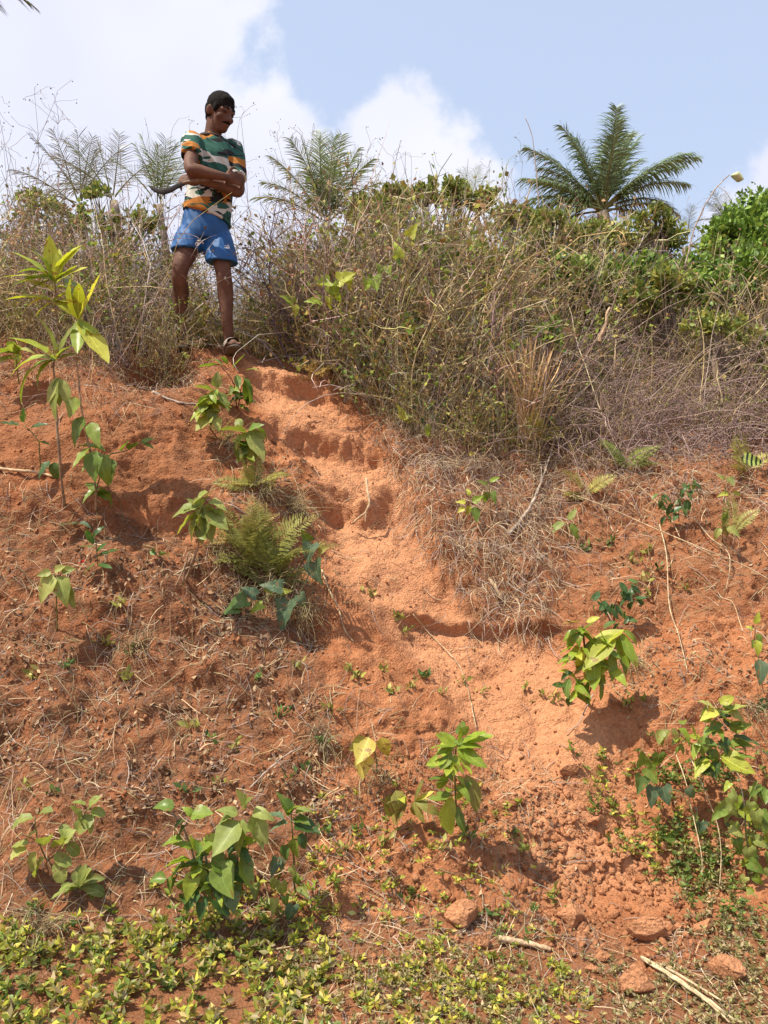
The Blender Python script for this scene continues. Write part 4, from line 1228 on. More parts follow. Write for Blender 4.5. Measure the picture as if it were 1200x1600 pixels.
    for cx, cy, nn_ in ((908, 985, 8), (945, 1002, 9), (905, 1030, 8), (930, 1045, 8), (900, 1065, 7), (955, 1035, 5)):
        q.whorl(cx, cy, nn_, 42, 'lance', ['bright', 'bright', 'lime', 'mid'], .09, (-55, 30), jitter=9, width=1.7)
    q = Plant('drooping_shrub', 'leafy green shrub with pale trailing stems on the right', 'shrub', (1110, 1200), 30, lift=.10)
    q.stem([(1105, 1205), (1100, 1170, .04), (1115, 1130, .08), (1130, 1100, .10)], .006, .003, M_WOODY)
    q.stem([(1100, 1180), (1065, 1150, .08), (1045, 1140, .08)], .004, .002, M_WOODY, root=False)
    for px, py, a, l, c in ((1045, 1140, -140, 34, 'olive'), (1050, 1138, -60, 34, 'olive'), (1035, 1140, -110, 28, 'soft'), (1115, 1105, 150, 34, 'soft'), (1125, 1100, 50, 40, 'lime'), (1135, 1105, -30, 36, 'soft'), (1120, 1110, 190, 38, 'lime'), (1130, 1112, 20, 40, 'soft'),
                            (1140, 1140, 15, 42, 'mid'), (1145, 1150, -5, 42, 'dark'), (1150, 1160, -25, 36, 'mid'), (1100, 1150, -100, 42, 'mid'), (1090, 1160, -120, 38, 'bright'), (1110, 1170, -60, 40, 'mid'), (1125, 1180, -20, 52, 'lime'), (1105, 1185, -140, 36, 'lime'),
                            (1140, 1180, 10, 42, 'mid'), (1085, 1150, 110, 30, 'bright'), (1120, 1140, 160, 40, 'mid'), (1130, 1150, -80, 40, 'dark'), (1105, 1130, 100, 32, 'mid'), (1145, 1190, -40, 40, 'soft'), (1095, 1180, -90, 36, 'dark'), (1120, 1190, -100, 36, 'dark')):
        q.leaf(px, py, a, l, 'ovate', c, .12, width=1.1)
    for cx, cy, nn_ in ((1130, 1120, 9), (1095, 1165, 8), (1140, 1165, 8), (1060, 1150, 6), (1110, 1195, 7)):
        q.whorl(cx, cy, nn_, 36, 'ovate', ['mid', 'soft', 'bright', 'dark'], .10, (-40, 40), jitter=14)
    q = Plant('heart_leaf_vine', 'creeping vine with blue-green heart leaves over hanging dry stems at right', 'vine', (1040, 1240), 31, lift=.06)
    q.stem([(1010, 1200), (1030, 1240, .05), (1060, 1235, .06), (1090, 1290, .08), (1085, 1340, .07), (1040, 1365, .05)], .003, .002, root=False)
    for px, py, a, l, c in ((1005, 1195, 100, 34, 'mid'), (1012, 1200, -60, 30, 'mid'), (1003, 1212, -110, 34, 'dark'), (1022, 1230, -100, 36, 'blue'), (1036, 1230, -70, 40, 'blue'), (1075, 1232, -50, 30, 'blue'), (1030, 1178, -90, 36, 'mid'),
                         (1096, 1285, -95, 34, 'blue'), (1090, 1320, -70, 36, 'blue'), (1082, 1330, -150, 36, 'blue'), (1075, 1345, -110, 30, 'blue'), (1055, 1310, 170, 34, 'mid'), (1040, 1362, -90, 34, 'blue'), (1025, 1360, -130, 30, 'blue'), (1065, 1355, -40, 28, 'blue')):
        q.leaf(px, py, a, l, 'heart', c, .07, toward=.2, normal=(q.rng.normal(0, .3), -1, .4))
    q = Plant('broadleaf_vine', 'dense vine of broad green leaves at the right edge low down', 'vine', (1180, 1290), 32, lift=.10)
    q.stem([(1190, 1400), (1170, 1330, .05), (1165, 1270, .08), (1185, 1220, .10)], .004, .003)
    for k in range(54):
        px = q.rng.uniform(1125, 1215); py = q.rng.uniform(1215, 1420)
        q.leaf(px, py, q.rng.uniform(-150, -20), q.rng.uniform(22, 42), 'heart', ['soft', 'mid', 'soft', 'bright'][int(q.rng.integers(0, 4))], q.rng.uniform(.02, .12), normal=(q.rng.normal(0, .4), -1, .6), width=.9)
    q = Plant('pinnate_shrub', 'small dark-leaved shrub on red soil above the yellow-green seedling', 'shrub', (960, 975), 33, lift=.05)
    q.stem([(962, 975), (960, 945, .04), (975, 915, .06)], .004, .002, M_REDSTEM)
    q.stem([(955, 975), (940, 940, .05), (932, 930, .05)], .003, .002, M_REDSTEM, root=False)
    for k in range(34):
        px, py = ((975, 915), (955, 945), (935, 935), (985, 940), (970, 965), (990, 925))[k % 6]
        q.leaf(px + q.rng.normal(0, 7), py + q.rng.normal(0, 6), q.rng.uniform(-170, 20), q.rng.uniform(16, 24), 'lance', 'dark', q.rng.uniform(.02, .08), width=1.8)
    q = Plant('pinnate_shrub', 'dark feathery-leaved little shrub by the long straws at right', 'shrub', (1060, 815), 34, lift=.04)
    q.stem([(1064, 818), (1062, 785, .03), (1075, 750, .05)], .003, .002, M_REDSTEM)
    for k in range(34):
        px, py = ((1035, 775), (1050, 790), (1075, 768), (1065, 780), (1045, 800), (1080, 755))[k % 6]
        q.leaf(px + q.rng.normal(0, 6), py + q.rng.normal(0, 5), q.rng.uniform(-180, 40), q.rng.uniform(12, 20), 'lance', 'dark', q.rng.uniform(.01, .06), width=1.7)
    def small(name, label, base, seed, leaves, kind='ovate', lift=.04, stem=None, cat='plant'):
        q = Plant(name, label, cat, base, seed, lift=lift)
        if stem: q.stem(stem, .0028, .0018)
        for px, py, a, l, c in leaves:
            q.leaf(px, py, a, l, kind, c, .05, normal=(q.rng.normal(0, .3), -1, .6))
        return q
    small('young_shoot', 'young shoot with lime leaves in the dry grass right of the hollow', (738, 815), 40, [(733, 775, 100, 20, 'lime'), (728, 785, 170, 22, 'lime'), (738, 785, 30, 24, 'bright'), (735, 790, -110, 24, 'lime'), (740, 792, -80, 30, 'mid'), (726, 792, -140, 18, 'lime')], stem=[(738, 815), (736, 800, .03), (734, 780, .04)])
    small('young_shoot', 'sprig with three hanging green leaves above the dry grass mat', (768, 800), 41, [(762, 768, -100, 26, 'mid'), (770, 766, -80, 28, 'mid'), (765, 752, 30, 22, 'bright'), (762, 758, 150, 20, 'soft')], stem=[(768, 800), (765, 775, .03), (764, 752, .04)])
    small('young_shoot', 'single yellowish upright leaf pair at the thicket edge over the path', (628, 668), 42, [(628, 655, 110, 26, 'lime'), (630, 656, 50, 22, 'lime'), (634, 660, 10, 20, 'yellow')])
    small('young_shoot', 'single glossy oval leaf hanging at the thicket foot', (672, 690), 43, [(668, 662, -75, 34, 'mid')], stem=[(672, 690), (670, 670, .03), (667, 660, .04)])
    small('fallen_leaf', 'small yellow fallen leaf in the brush left of the shadow-banded leaf', (738, 716), 44, [(732, 710, 10, 16, 'yellow')], lift=.02, cat='leaf')
    small('broadleaf_weed', 'weed with two pale round leaves at edge of dry grass', (888, 840), 45, [(880, 815, -140, 30, 'soft'), (888, 812, 60, 28, 'soft'), (892, 818, -60, 30, 'mid'), (876, 820, 180, 24, 'soft')], stem=[(890, 842), (886, 825, .03), (884, 812, .04)])
    small('broadleaf_weed', 'slender weed with yellowish leaves and long stem on the right slope', (1130, 850), 46, [(1138, 745, -70, 26, 'soft'), (1132, 750, 140, 20, 'soft'), (1145, 770, 0, 22, 'lime'), (1138, 772, 180, 22, 'lime'), (1130, 800, -80, 24, 'mid'), (1128, 812, 60, 22, 'mid'), (1125, 825, -120, 26, 'soft'), (1135, 825, -30, 26, 'soft')], stem=[(1128, 850), (1130, 800, .04), (1136, 742, .05)])
    q = small('shadow_striped_leaf', 'yellow-green leaf with fern shadow painted as dark bands near the right edge', (1172, 735), 47, [], lift=.06, cat='leaf')
    q.stem([(1172, 738), (1165, 725, .04), (1160, 716, .05)], .002, .0015)
    add_leaf(q.e, q.at(1158, 716, .06), (1, -.2, -.15), 34 * q.mpp, 'ovate', M_SHADOW_LEAF, q.rng, (0, -1, .6), 0, width=1.1)
    small('young_shoot', 'green leafy shoot at the right edge above two round leaves', (1178, 1010), 48, [(1180, 975, 80, 24, 'bright'), (1176, 985, 130, 20, 'bright'), (1182, 990, -70, 24, 'mid'), (1180, 1000, -120, 20, 'mid')], stem=[(1178, 1012), (1180, 980, .03)])
    small('climber', 'dark climber with big oval leaves down the right edge', (1190, 1060), 49, [(1182, 1000, -90, 36, 'bright'), (1186, 1030, -95, 46, 'blue'), (1195, 1090, -110, 40, 'dark'), (1198, 1110, -80, 44, 'dark'), (1190, 1120, -100, 34, 'dark')], stem=[(1190, 1130), (1186, 1060, .04), (1184, 1000, .05)], cat='vine')
    small('young_shoot', 'dark glossy leaf pair hanging in the thicket right of the path top', (588, 600), 50, [(582, 548, -110, 32, 'dark'), (588, 552, -75, 34, 'mid'), (590, 565, -85, 30, 'olive')], stem=[(588, 600), (586, 570, .03), (584, 545, .04)], lift=.1)
    small('broadleaf_weed', 'fresh green tuft at the brush foot above the hanging oval leaf', (655, 660), 51, [(650, 640, 150, 22, 'dark'), (655, 635, 100, 20, 'mid'), (660, 640, 30, 24, 'dark'), (668, 648, -20, 22, 'mid'), (645, 650, 200, 22, 'mid'), (658, 650, -70, 20, 'dark'), (672, 632, 40, 16, 'lime')], lift=.06)
    q = Plant('climbing_vine', 'light green vine with broad leaves climbing the middle of the thicket', 'vine', (560, 600), 52, lift=.28)
    q.stem([(560, 600), (540, 520, .05), (520, 445, .10), (560, 430, .12), (600, 415, .12), (640, 395, .12)], .003, .002)
    for px, py, a, l, c in ((515, 440, 200, 30, 'bright'), (520, 445, -70, 34, 'bright'), (530, 440, 20, 32, 'lime'), (545, 435, -90, 26, 'lime'), (572, 438, -100, 32, 'bright'), (585, 432, -80, 38, 'bright'), (595, 425, 120, 24, 'mid'), (515, 465, -90, 26, 'lime'),
                         (608, 415, -80, 22, 'mid'), (622, 402, 100, 30, 'bright'), (618, 405, -60, 24, 'mid'), (640, 370, 60, 26, 'lime'), (457, 475, 150, 24, 'bright'), (460, 478, -80, 22, 'lime'), (500, 470, 180, 26, 'bright')):
        q.leaf(px, py, a, l, 'heart', c, .12, normal=(q.rng.normal(0, .4), -1, .4))
    # scattered small sprigs: one mesh each, alike
    rg = np.random.default_rng(90)
    spots = [(640, 1075), (690, 1085), (560, 1060), (545, 1045), (600, 1050), (660, 1060), (720, 1068), (748, 1085), (610, 1085), (820, 1080), (845, 1090), (870, 1092), (980, 1100), (1005, 1095), (620, 965), (575, 930), (628, 990), (470, 1045), (440, 1120), (520, 1110),
             (205, 1060), (165, 1010), (105, 1045), (55, 1055), (210, 1020), (305, 1135), (330, 1160), (370, 1170), (350, 1220), (85, 1240), (45, 1230), (290, 1240), (250, 870), (190, 945), (400, 1060), (480, 1200), (450, 1215), (505, 1160), (800, 1310), (860, 1400), (815, 1330),
             (780, 1370), (650, 1400), (560, 1300), (540, 1330), (600, 1320), (690, 1330), (730, 1310), (760, 1430), (1010, 860), (1005, 905), (1030, 890), (990, 880), (950, 850), (1070, 920), (1010, 930), (910, 860), (700, 1260), (500, 1300), (520, 1380), (560, 1420), (610, 1380)]
    pals = {'pale yellow-green': np.array([(0.36, 0.36, 0.08), (0.28, 0.30, 0.06), (0.42, 0.38, 0.12)]), 'green': np.array([(0.12, 0.20, 0.05), (0.17, 0.24, 0.06), (0.09, 0.15, 0.04)])}
    MARKS = [(742, 1100, 'the creeping runner'), (640, 972, 'the cut lip'), (600, 1180, 'the spotted-leaf plant'), (712, 1200, 'the bright central seedling'), (640, 1260, 'the star-leaf herb'), (915, 1090, 'the yellow-green seedling'), (80, 930, 'the three-leaf herb'),
             (152, 880, 'the red blossom'), (295, 900, 'the bare woody stem'), (90, 1300, 'the round-leaf weed'), (330, 1330, 'the large glossy clump'), (455, 1300, 'the smaller glossy shoot'), (430, 1200, 'the grey twig'), (455, 950, 'the blue-green vine'), (890, 1432, 'the elongated clod'), (722, 1428, 'the wedge stone'),
             (530, 1455, 'the small orange stone'), (890, 1198, 'the path-side clod'), (960, 945, 'the dark little shrub'), (1040, 900, 'the long single straw'), (885, 825, 'the pale round leaves'), (800, 1330, 'the lower slope clod')]
    used = []
    for k, (px, py) in enumerate(sorted(spots, key=lambda q_: min(math.hypot(q_[0] - a, q_[1] - b) for a, b, _ in MARKS))):
        p, n, xv = hit(px, py); g = Geo(); cnt = int(rg.integers(6, 13))
        kind = 'green' if k % 3 == 0 else 'pale yellow-green'
        az = rg.uniform(0, 6.28, cnt); el = rg.uniform(.1, 1.1, cnt)
        d = np.stack([np.cos(az) * np.cos(el), np.sin(az) * np.cos(el), np.sin(el)], -1) + n * .35
        pos = np.stack([rg.normal(0, .018, cnt), rg.normal(0, .008, cnt), rg.normal(0, .012, cnt)], -1) + n * .012
        add_small_leaves(g, pos, rg, .038, pals[kind], dirs=d, aspect=.24)
        C = np.stack([np.tile(-n * .01, (cnt, 1)), pos * .6, pos], 1)
        v, q = tubes(C, np.full((cnt, 3), .0012), 3); g.add(v, q, np.array([.2, .2, .07]))
        o = g.build('weed_sprig', M_GREENMASS); o.location = p
        dd = [(math.hypot(px - a, py - b), a, b, t) for a, b, t in MARKS]
        _, a, b, t = min(dd); sx, sy = px - a, py - b
        rel = ('right of' if sx > 0 else 'left of') if abs(sx) > abs(sy) else ('below' if sy > 0 else 'above')
        far = '' if min(dd)[0] < 60 else 'some way '
        lab = f'{kind} weed sprig {far}{rel} {t}'; n_used = sum(1 for z in used if z.startswith(lab)); used.append(lab)
        if n_used: lab += f', {("second", "third", "fourth", "fifth", "sixth")[n_used - 1]} nearest'
        reg = 'left slope' if px < 430 else ('right slope' if px > 870 else ('lower slope' if py > 1150 else 'trodden path'))
        tag(o, lab, 'weed', f'{kind} weed sprigs on the {reg}')

def frond_curve(base, d0, L, rng, K=9, grav=.9):
    d = unit(np.asarray(d0, float)); pts = [np.asarray(base, float)]
    for k in range(K - 1):
        d = unit(d + np.array([0, 0, -grav / K * (0.3 + k / K)]) + rng.normal(0, .015, 3))
        pts.append(pts[-1] + d * L / (K - 1))
    return np.array(pts)

def fern(name, label, base, seed, n, length, col, cone=(20, 160), lift=.05):
    pl = Plant(name, label, 'fern', base, seed, lift=lift); rng = pl.rng
    for k in range(n):
        a = math.radians(rng.uniform(*cone)); L = length * pl.mpp * rng.uniform(.55, 1.1)
        c = frond_curve(pl.p + rng.normal(0, .02, 3) - np.array([0, lift * .6 * rng.random(), 0]), (math.cos(a), rng.uniform(-.7, .2), math.sin(a)), L, rng, 12, 1.0)
        t = np.linspace(0, 1, 12)
        g = Geo()
        v, q = tubes(c, np.linspace(.0016, .0006, 12), 3); cc = np.array(col) * np.array([.75, .6, .6]); g.add(v, q, cc)
        tg = unit(np.gradient(c, axis=0)); sd = unit(np.cross(tg, np.array([0, -.5, 1.0]) + rng.normal(0, .2, 3)))
        fine = np.linspace(1, 11, 26); ix = fine.astype(int).clip(0, 10); fr = (fine - ix)[:, None]
        pp = c[ix] * (1 - fr) + c[ix + 1] * fr
        for s in (-1, 1):
            w = L * .26 * np.sin(np.pi * (fine / 11) ** .7 * .97)[:, None] + .004
            d = unit(sd[ix] * s + tg[ix] * .45 + rng.normal(0, .08, (26, 3)))
            # pinnules: thin kites
            bw = .0014 + w * .055
            nn = tg[ix]
            vv = np.stack([pp, pp + d * w * .4 + nn * bw, pp + d * w, pp + d * w * .4 - nn * bw], 1).reshape(-1, 3)
            i = np.arange(26)[:, None] * 4
            g.add(vv, np.concatenate([i + np.array([[0, 1, 2]]), i + np.array([[0, 2, 3]])]), np.repeat(np.array(col) * rng.uniform(.75, 1.25, (26, 1)), 4, 0))
        o = g.build('frond', M_GREENMASS, pl.e); o.location = -np.array(pl.e.location)
    return pl
plants()

# ------------------------------------------------------------------ sticks, straws, stones
M_PALE = mat_plain('pale_wood', (0.50, 0.35, 0.21), 0.9, 0.35, 45, .8, .006)
M_BARK = mat_plain('grey_bark', (0.38, 0.30, 0.24), 0.9, 0.35, 40, .6)
M_STALK = mat_plain('dry_stalk', (0.50, 0.38, 0.23), 0.85, 0.4, 30, .4)

def stick(name, label, pts, r0, r1, mat, cat, seed=0, wob=.0, branch=None):
    """pts: (px, py, offset towards the camera from the soil)"""
    rng = np.random.default_rng(seed)
    w = []
    for px, py, off in pts:
        p, n, _ = hit(px, py)
        w.append(p + n * off)
    w = np.array(w)
    if branch is None:
        o, c = add_tube(None, w, r0, r1, mat, name, 7, wob=wob, rng=rng, K=max(7, 5 * len(pts)))
        return tag(o, label, cat)
    e = empty(name, w[0]); tag(e, label, cat)
    add_tube(e, w, r0, r1, mat, 'shaft', 7, wob=wob, rng=rng, K=max(7, 5 * len(pts)))
    for bp in branch:
        ww = np.array([hit(px, py)[0] + hit(px, py)[1] * off for px, py, off in bp])
        add_tube(e, ww, r1 * 1.1, r1 * .5, mat, 'twig', 5, wob=wob, rng=rng)
    return e

def sticks():
    e = empty('root_stick', hit(572, 812)[0]); tag(e, 'pale bent bare stick standing in the hollow of the path', 'stick')
    b, n, _ = hit(570, 815); Y = b[1] - .05
    add_tube(e, [P(551, 818, Y), P(562, 808, Y - .02), P(572, 800, Y - .03), P(577, 785, Y - .03), P(574, 765, Y), P(572, 748, Y + .05)], .006, .0085, M_PALE, 'shaft', 7, wob=.0008, rng=np.random.default_rng(1))
    add_tube(e, [P(572, 800, Y - .03), P(571, 808, Y - .03), P(571, 816, Y - .03)], .006, .004, M_PALE, 'stub', 6)
    stick('fallen_stick', 'knobbly grey stick lying at the dark pit left of the man', [(240, 616, .015), (262, 627, .02), (290, 634, .012), (330, 636, .02)], .009, .006, M_BARK, 'stick', 2, .001)
    stick('fallen_stick', 'pale stick lying across the soil at the left edge', [(-20, 733, .015), (30, 738, .015), (62, 742, .015), (86, 747, .012)], .010, .006, M_PALE, 'stick', 3, .001)
    stick('fallen_stick', 'thick pale stick lying by rubble at the foot of the bank', [(778, 1474, .02), (800, 1478, .02), (830, 1484, .02), (860, 1488, .012)], .013, .008, M_PALE, 'stick', 4, .001)
    stick('leaning_branch', 'grey forked branch leaning in dry grass right of the path', [(795, 838, .02), (820, 812, .03), (835, 790, .05), (845, 750, .06), (858, 700, .08)], .012, .004, M_BARK, 'branch', 5, .002, branch=[[(835, 790, .05), (842, 770, .08), (830, 740, .10)]])
    stick('bleached_stub', 'short bleached wood stub lying in the dry grass mat', [(763, 905, .02), (772, 922, .025), (780, 938, .02)], .009, .011, M_PALE, 'wood stub', 6, .001)
    stick('hanging_root', 'brown root curving down the left side of the path', [(503, 895, .02), (515, 925, .02), (528, 955, .02), (538, 985, .02), (552, 1004, .01)], .005, .0025, M_STALK, 'root', 7)
    stick('trailing_runner', 'dry creeping runner trailing down the broad tread of the path', [(645, 960, .01), (665, 985, .012), (690, 1010, .01), (712, 1035, .012), (725, 1065, .012), (735, 1100, .012), (742, 1140, .01)], .0028, .0022, M_STALK, 'runner', 8, .001)
    stick('long_straw', 'long single pale straw leaning on the right slope above the shrub', [(1032, 825, .03), (1038, 880, .06), (1050, 950, .06), (1062, 1005, .05), (1072, 1052, .02)], .0032, .0022, M_STALK, 'straw', 9)
    stick('long_straw', 'longest diagonal straw crossing the right slope to the right edge', [(866, 770, .03), (930, 795, .05), (1010, 830, .05), (1090, 870, .06), (1160, 900, .06), (1215, 925, .05)], .0032, .0025, M_STALK, 'straw', 10)
    stick('long_straw', 'thin upper diagonal straw from the brush down to the right slope', [(890, 705, .04), (950, 740, .05), (1000, 775, .05), (1040, 815, .05), (1060, 845, .04)], .0028, .002, M_STALK, 'straw', 11)
    stick('hooked_straw', 'bent straw hooking downward on the far right slope', [(1080, 815, .03), (1110, 845, .05), (1132, 870, .04), (1137, 895, .04), (1136, 925, .02)], .003, .002, M_STALK, 'straw', 12)
    stick('thin_twig', 'grey twig lying on the slope left of the spotted-leaf plant', [(390, 1235, .02), (420, 1210, .03), (445, 1190, .03), (470, 1170, .03)], .004, .002, M_BARK, 'twig', 13, .001, branch=[[(420, 1210, .03), (435, 1200, .04), (450, 1198, .05)]])
    stick('dry_stalk_bundle', 'bundle of split dry stalks lying in the bottom right corner', [(1002, 1502, .015), (1045, 1530, .02), (1100, 1568, .02), (1150, 1605, .015)], .007, .006, M_STALK, 'stalks', 14, .001, branch=[[(1005, 1508, .02), (1050, 1540, .03), (1100, 1575, .03), (1140, 1608, .02)], [(1030, 1515, .02), (1075, 1545, .03), (1130, 1575, .02)]])
    for k, (lab, pts) in enumerate([('leftmost pale trailing stem hanging under the drooping shrub', [(1060, 1185, .08), (1072, 1235, .09), (1082, 1290, .09), (1090, 1345, .07), (1098, 1385, .04)]),
                               ('middle pale trailing stem hanging under the drooping shrub', [(1082, 1195, .08), (1094, 1245, .10), (1104, 1300, .09), (1114, 1350, .07), (1124, 1395, .04)]),
                               ('rightmost pale trailing stem arching below the drooping shrub', [(1122, 1185, .10), (1140, 1215, .13), (1150, 1260, .12), (1158, 1300, .07)])]):
        stick('trailing_vine', lab, pts, .0026, .0016, M_STALK, 'vine', 20 + k)
    stick('thin_twig', 'bent brown twig in the soil under the yellow-green seedling', [(928, 1092, .03), (918, 1115, .04), (900, 1140, .03), (885, 1150, .02)], .0035, .002, M_BARK, 'twig', 30)
    # stalks standing clear of the thicket
    def stalk(label, px, py, Y, pts, r=.005, mat=M_STALK, name='bare_stalk'):
        w = [P(a, b, Y + dy) for a, b, dy in pts]
        o, c = add_tube(None, w, r, r * .45, mat, name, 5, wob=r * .4, rng=np.random.default_rng(int(px)))
        tag(o, label, 'stalk')
    Yt = 5.35
    stalk('pale arching stalk rising right from the middle of the thicket', 660, 640, Yt, [(655, 640, 0), (672, 560, -.05), (675, 490, 0), (700, 440, .05), (735, 425, .1)], .0055)
    stalk('straight pale stalk slanting up right in the thicket', 740, 620, Yt, [(730, 590, 0), (745, 520, -.05), (765, 460, 0), (790, 420, .05)], .0045)
    stalk('long pale stalk crossing low behind the upright grass tuft', 720, 700, Yt, [(722, 640, -.1), (705, 600, -.15), (690, 560, -.1), (672, 530, 0)], .005)
    stalk('twin pale stalk standing left of the upright grass tuft', 720, 690, Yt, [(728, 650, -.1), (715, 590, -.12), (705, 540, -.05)], .004)
    stalk('white-barked broken stump slanting in the right thicket', 945, 530, 5.5, [(936, 534, 0), (944, 512, 0), (953, 480, 0)], .016, M_PALE, 'broken_stump')
    stalk('pale forked stalk at right above the shadow-banded leaf', 1140, 670, 5.2, [(1138, 672, 0), (1128, 625, -.05), (1120, 580, 0), (1124, 560, 0)], .005)
    stalk('long pale stalk rising to the right edge', 1140, 672, 5.2, [(1140, 672, 0), (1150, 640, -.05), (1175, 620, -.05), (1215, 590, -.05)], .005)
    stalk('slim bare stalk upright right of the broken stump', 960, 600, 5.3, [(960, 590, 0), (961, 560, -.03), (962, 530, 0)], .006)
    stalk('upright pale stalk left of the man above the sapling', 165, 560, 5.0, [(195, 560, 0), (178, 500, -.05), (165, 430, -.03), (160, 380, 0), (147, 320, .1)], .005)
    stalk('thin dark stalk bent against the sky left of the palm', 838, 300, 7.5, [(842, 330, 0), (838, 270, 0), (832, 215, 0), (820, 182, 0)], .006, M_BARK)
    # the tall bare twig with a pale rounded leaf at its tip
    e = empty('tipped_twig', P(1070, 420, 6.2)); tag(e, 'thin bare twig against the sky with one pale rounded leaf at tip', 'twig')
    add_tube(e, [P(1070, 420, 6.2), P(1084, 360, 6.2), P(1102, 320, 6.15), P(1120, 292, 6.15), P(1140, 273, 6.15)], .007, .0035, M_BARK, 'shaft', 5, wob=.003, rng=np.random.default_rng(4))
    add_tube(e, [P(1122, 292, 6.15), P(1132, 298, 6.1), P(1142, 312, 6.1)], .003, .002, M_BARK, 'side_twig', 5)
    pg = Geo(); v, f = rock_mesh(71, 3, .10, .62)
    pg.add(v * np.array([.056, .036, .060]), f)
    o = pg.build('rounded_leaf', mat_plain('pale_green_skin', (0.50, 0.53, 0.27), .55, .12, 25, .1), e, smooth=True); o.location = P(1152, 275, 6.15) - np.array(e.location)
    # dry brush along the left rim of the path
    rng = np.random.default_rng(52)
    for lab, bx, by, cnt, L in (('clump of dry brown twigs and grass under the path-side fern', 430, 915, 160, .20), ('dry grass clump between the two upper broadleaf plants', 360, 700, 90, .16), ('dry twiggy clump over the hanging blue-green vine', 452, 800, 110, .18), ('dry brown clump beside the bare woody stem left of the fern', 350, 870, 120, .17), ('dead grass clump on the path rim below the large folded leaves', 410, 770, 120, .17), ('dry stems hanging from the path rim under the blue-green vine', 470, 960, 120, .16), ('tuft of dead stems beneath the spotted-leaf plant', 595, 1215, 70, .11),
                                ('dry tuft hanging at the slope left of the spotted-leaf plant', 505, 1160, 80, .12), ('dead brown tuft on the left slope right of the three-leaf herb', 215, 1010, 80, .12), ('dry grey tuft at the foot of the left slope above the weeds', 60, 1460, 90, .16), ('dry grass tuft on the right slope left of the long straw', 990, 1040, 90, .12), ('dry tuft by the right edge above the dense vine', 1175, 1110, 80, .12)):
        p, n, _ = hit(bx, by)
        d0 = unit(rng.normal(0, .55, (cnt, 3)) + n * .8 + np.array([0, 0, .25]))
        st = np.stack([rng.normal(0, .035, cnt), rng.normal(0, .015, cnt), rng.normal(0, .03, cnt)], -1)
        C = curve_batch(st, d0, rng.uniform(.5, 1.4, cnt) * L, 6, rng, .7, .45)
        v, q = tubes(C, np.linspace(1, .4, 6)[None] * rng.uniform(.0009, .0022, (cnt, 1)), 3)
        o = Geo().add(v, q, np.repeat(TAN[rng.integers(0, 6, cnt)] * rng.uniform(.5, 1.1, (cnt, 1)), 18, 0)).build('dry_tuft', M_TWIG)
        o.location = p; tag(o, lab, 'dry tuft')
    # upright tuft of orange-brown dry grass
    rng = np.random.default_rng(44); p, n, _ = hit(822, 690); Y = p[1] - .1
    e = empty('grass_tuft', p); tag(e, 'upright tuft of orange-brown plumed dry grass at the thicket foot', 'grass tuft')
    for nm, cnt, L0, L1, w in (('plume', 60, .55, .72, .003), ('blades', 90, .25, .62, .0022)):
        d0 = unit(np.stack([rng.normal(0, .13, cnt), rng.normal(-.05, .1, cnt), np.ones(cnt)], -1))
        st = np.stack([rng.normal(0, .025, cnt), rng.normal(0, .02, cnt), np.zeros(cnt)], -1)
        C = curve_batch(st, d0, rng.uniform(L0, L1, cnt), 7, rng, .25, .10 if nm == 'blades' else .02)
        prof = np.array([.6, .7, .8, .9, 1.3, 1.6, .3]) if nm == 'plume' else np.array([1, 1, .9, .8, .6, .4, .1])
        v, q = ribbons(C, prof[None] * w * rng.uniform(.6, 1.2, (cnt, 1)), np.cross(d0, rng.normal(0, 1, (cnt, 3))))
        Geo().add(v, q, np.repeat(np.array([(.52, .34, .17)]) * rng.uniform(.75, 1.25, (cnt, 1)), 14, 0)).build(nm, M_STRAW, e)
sticks()

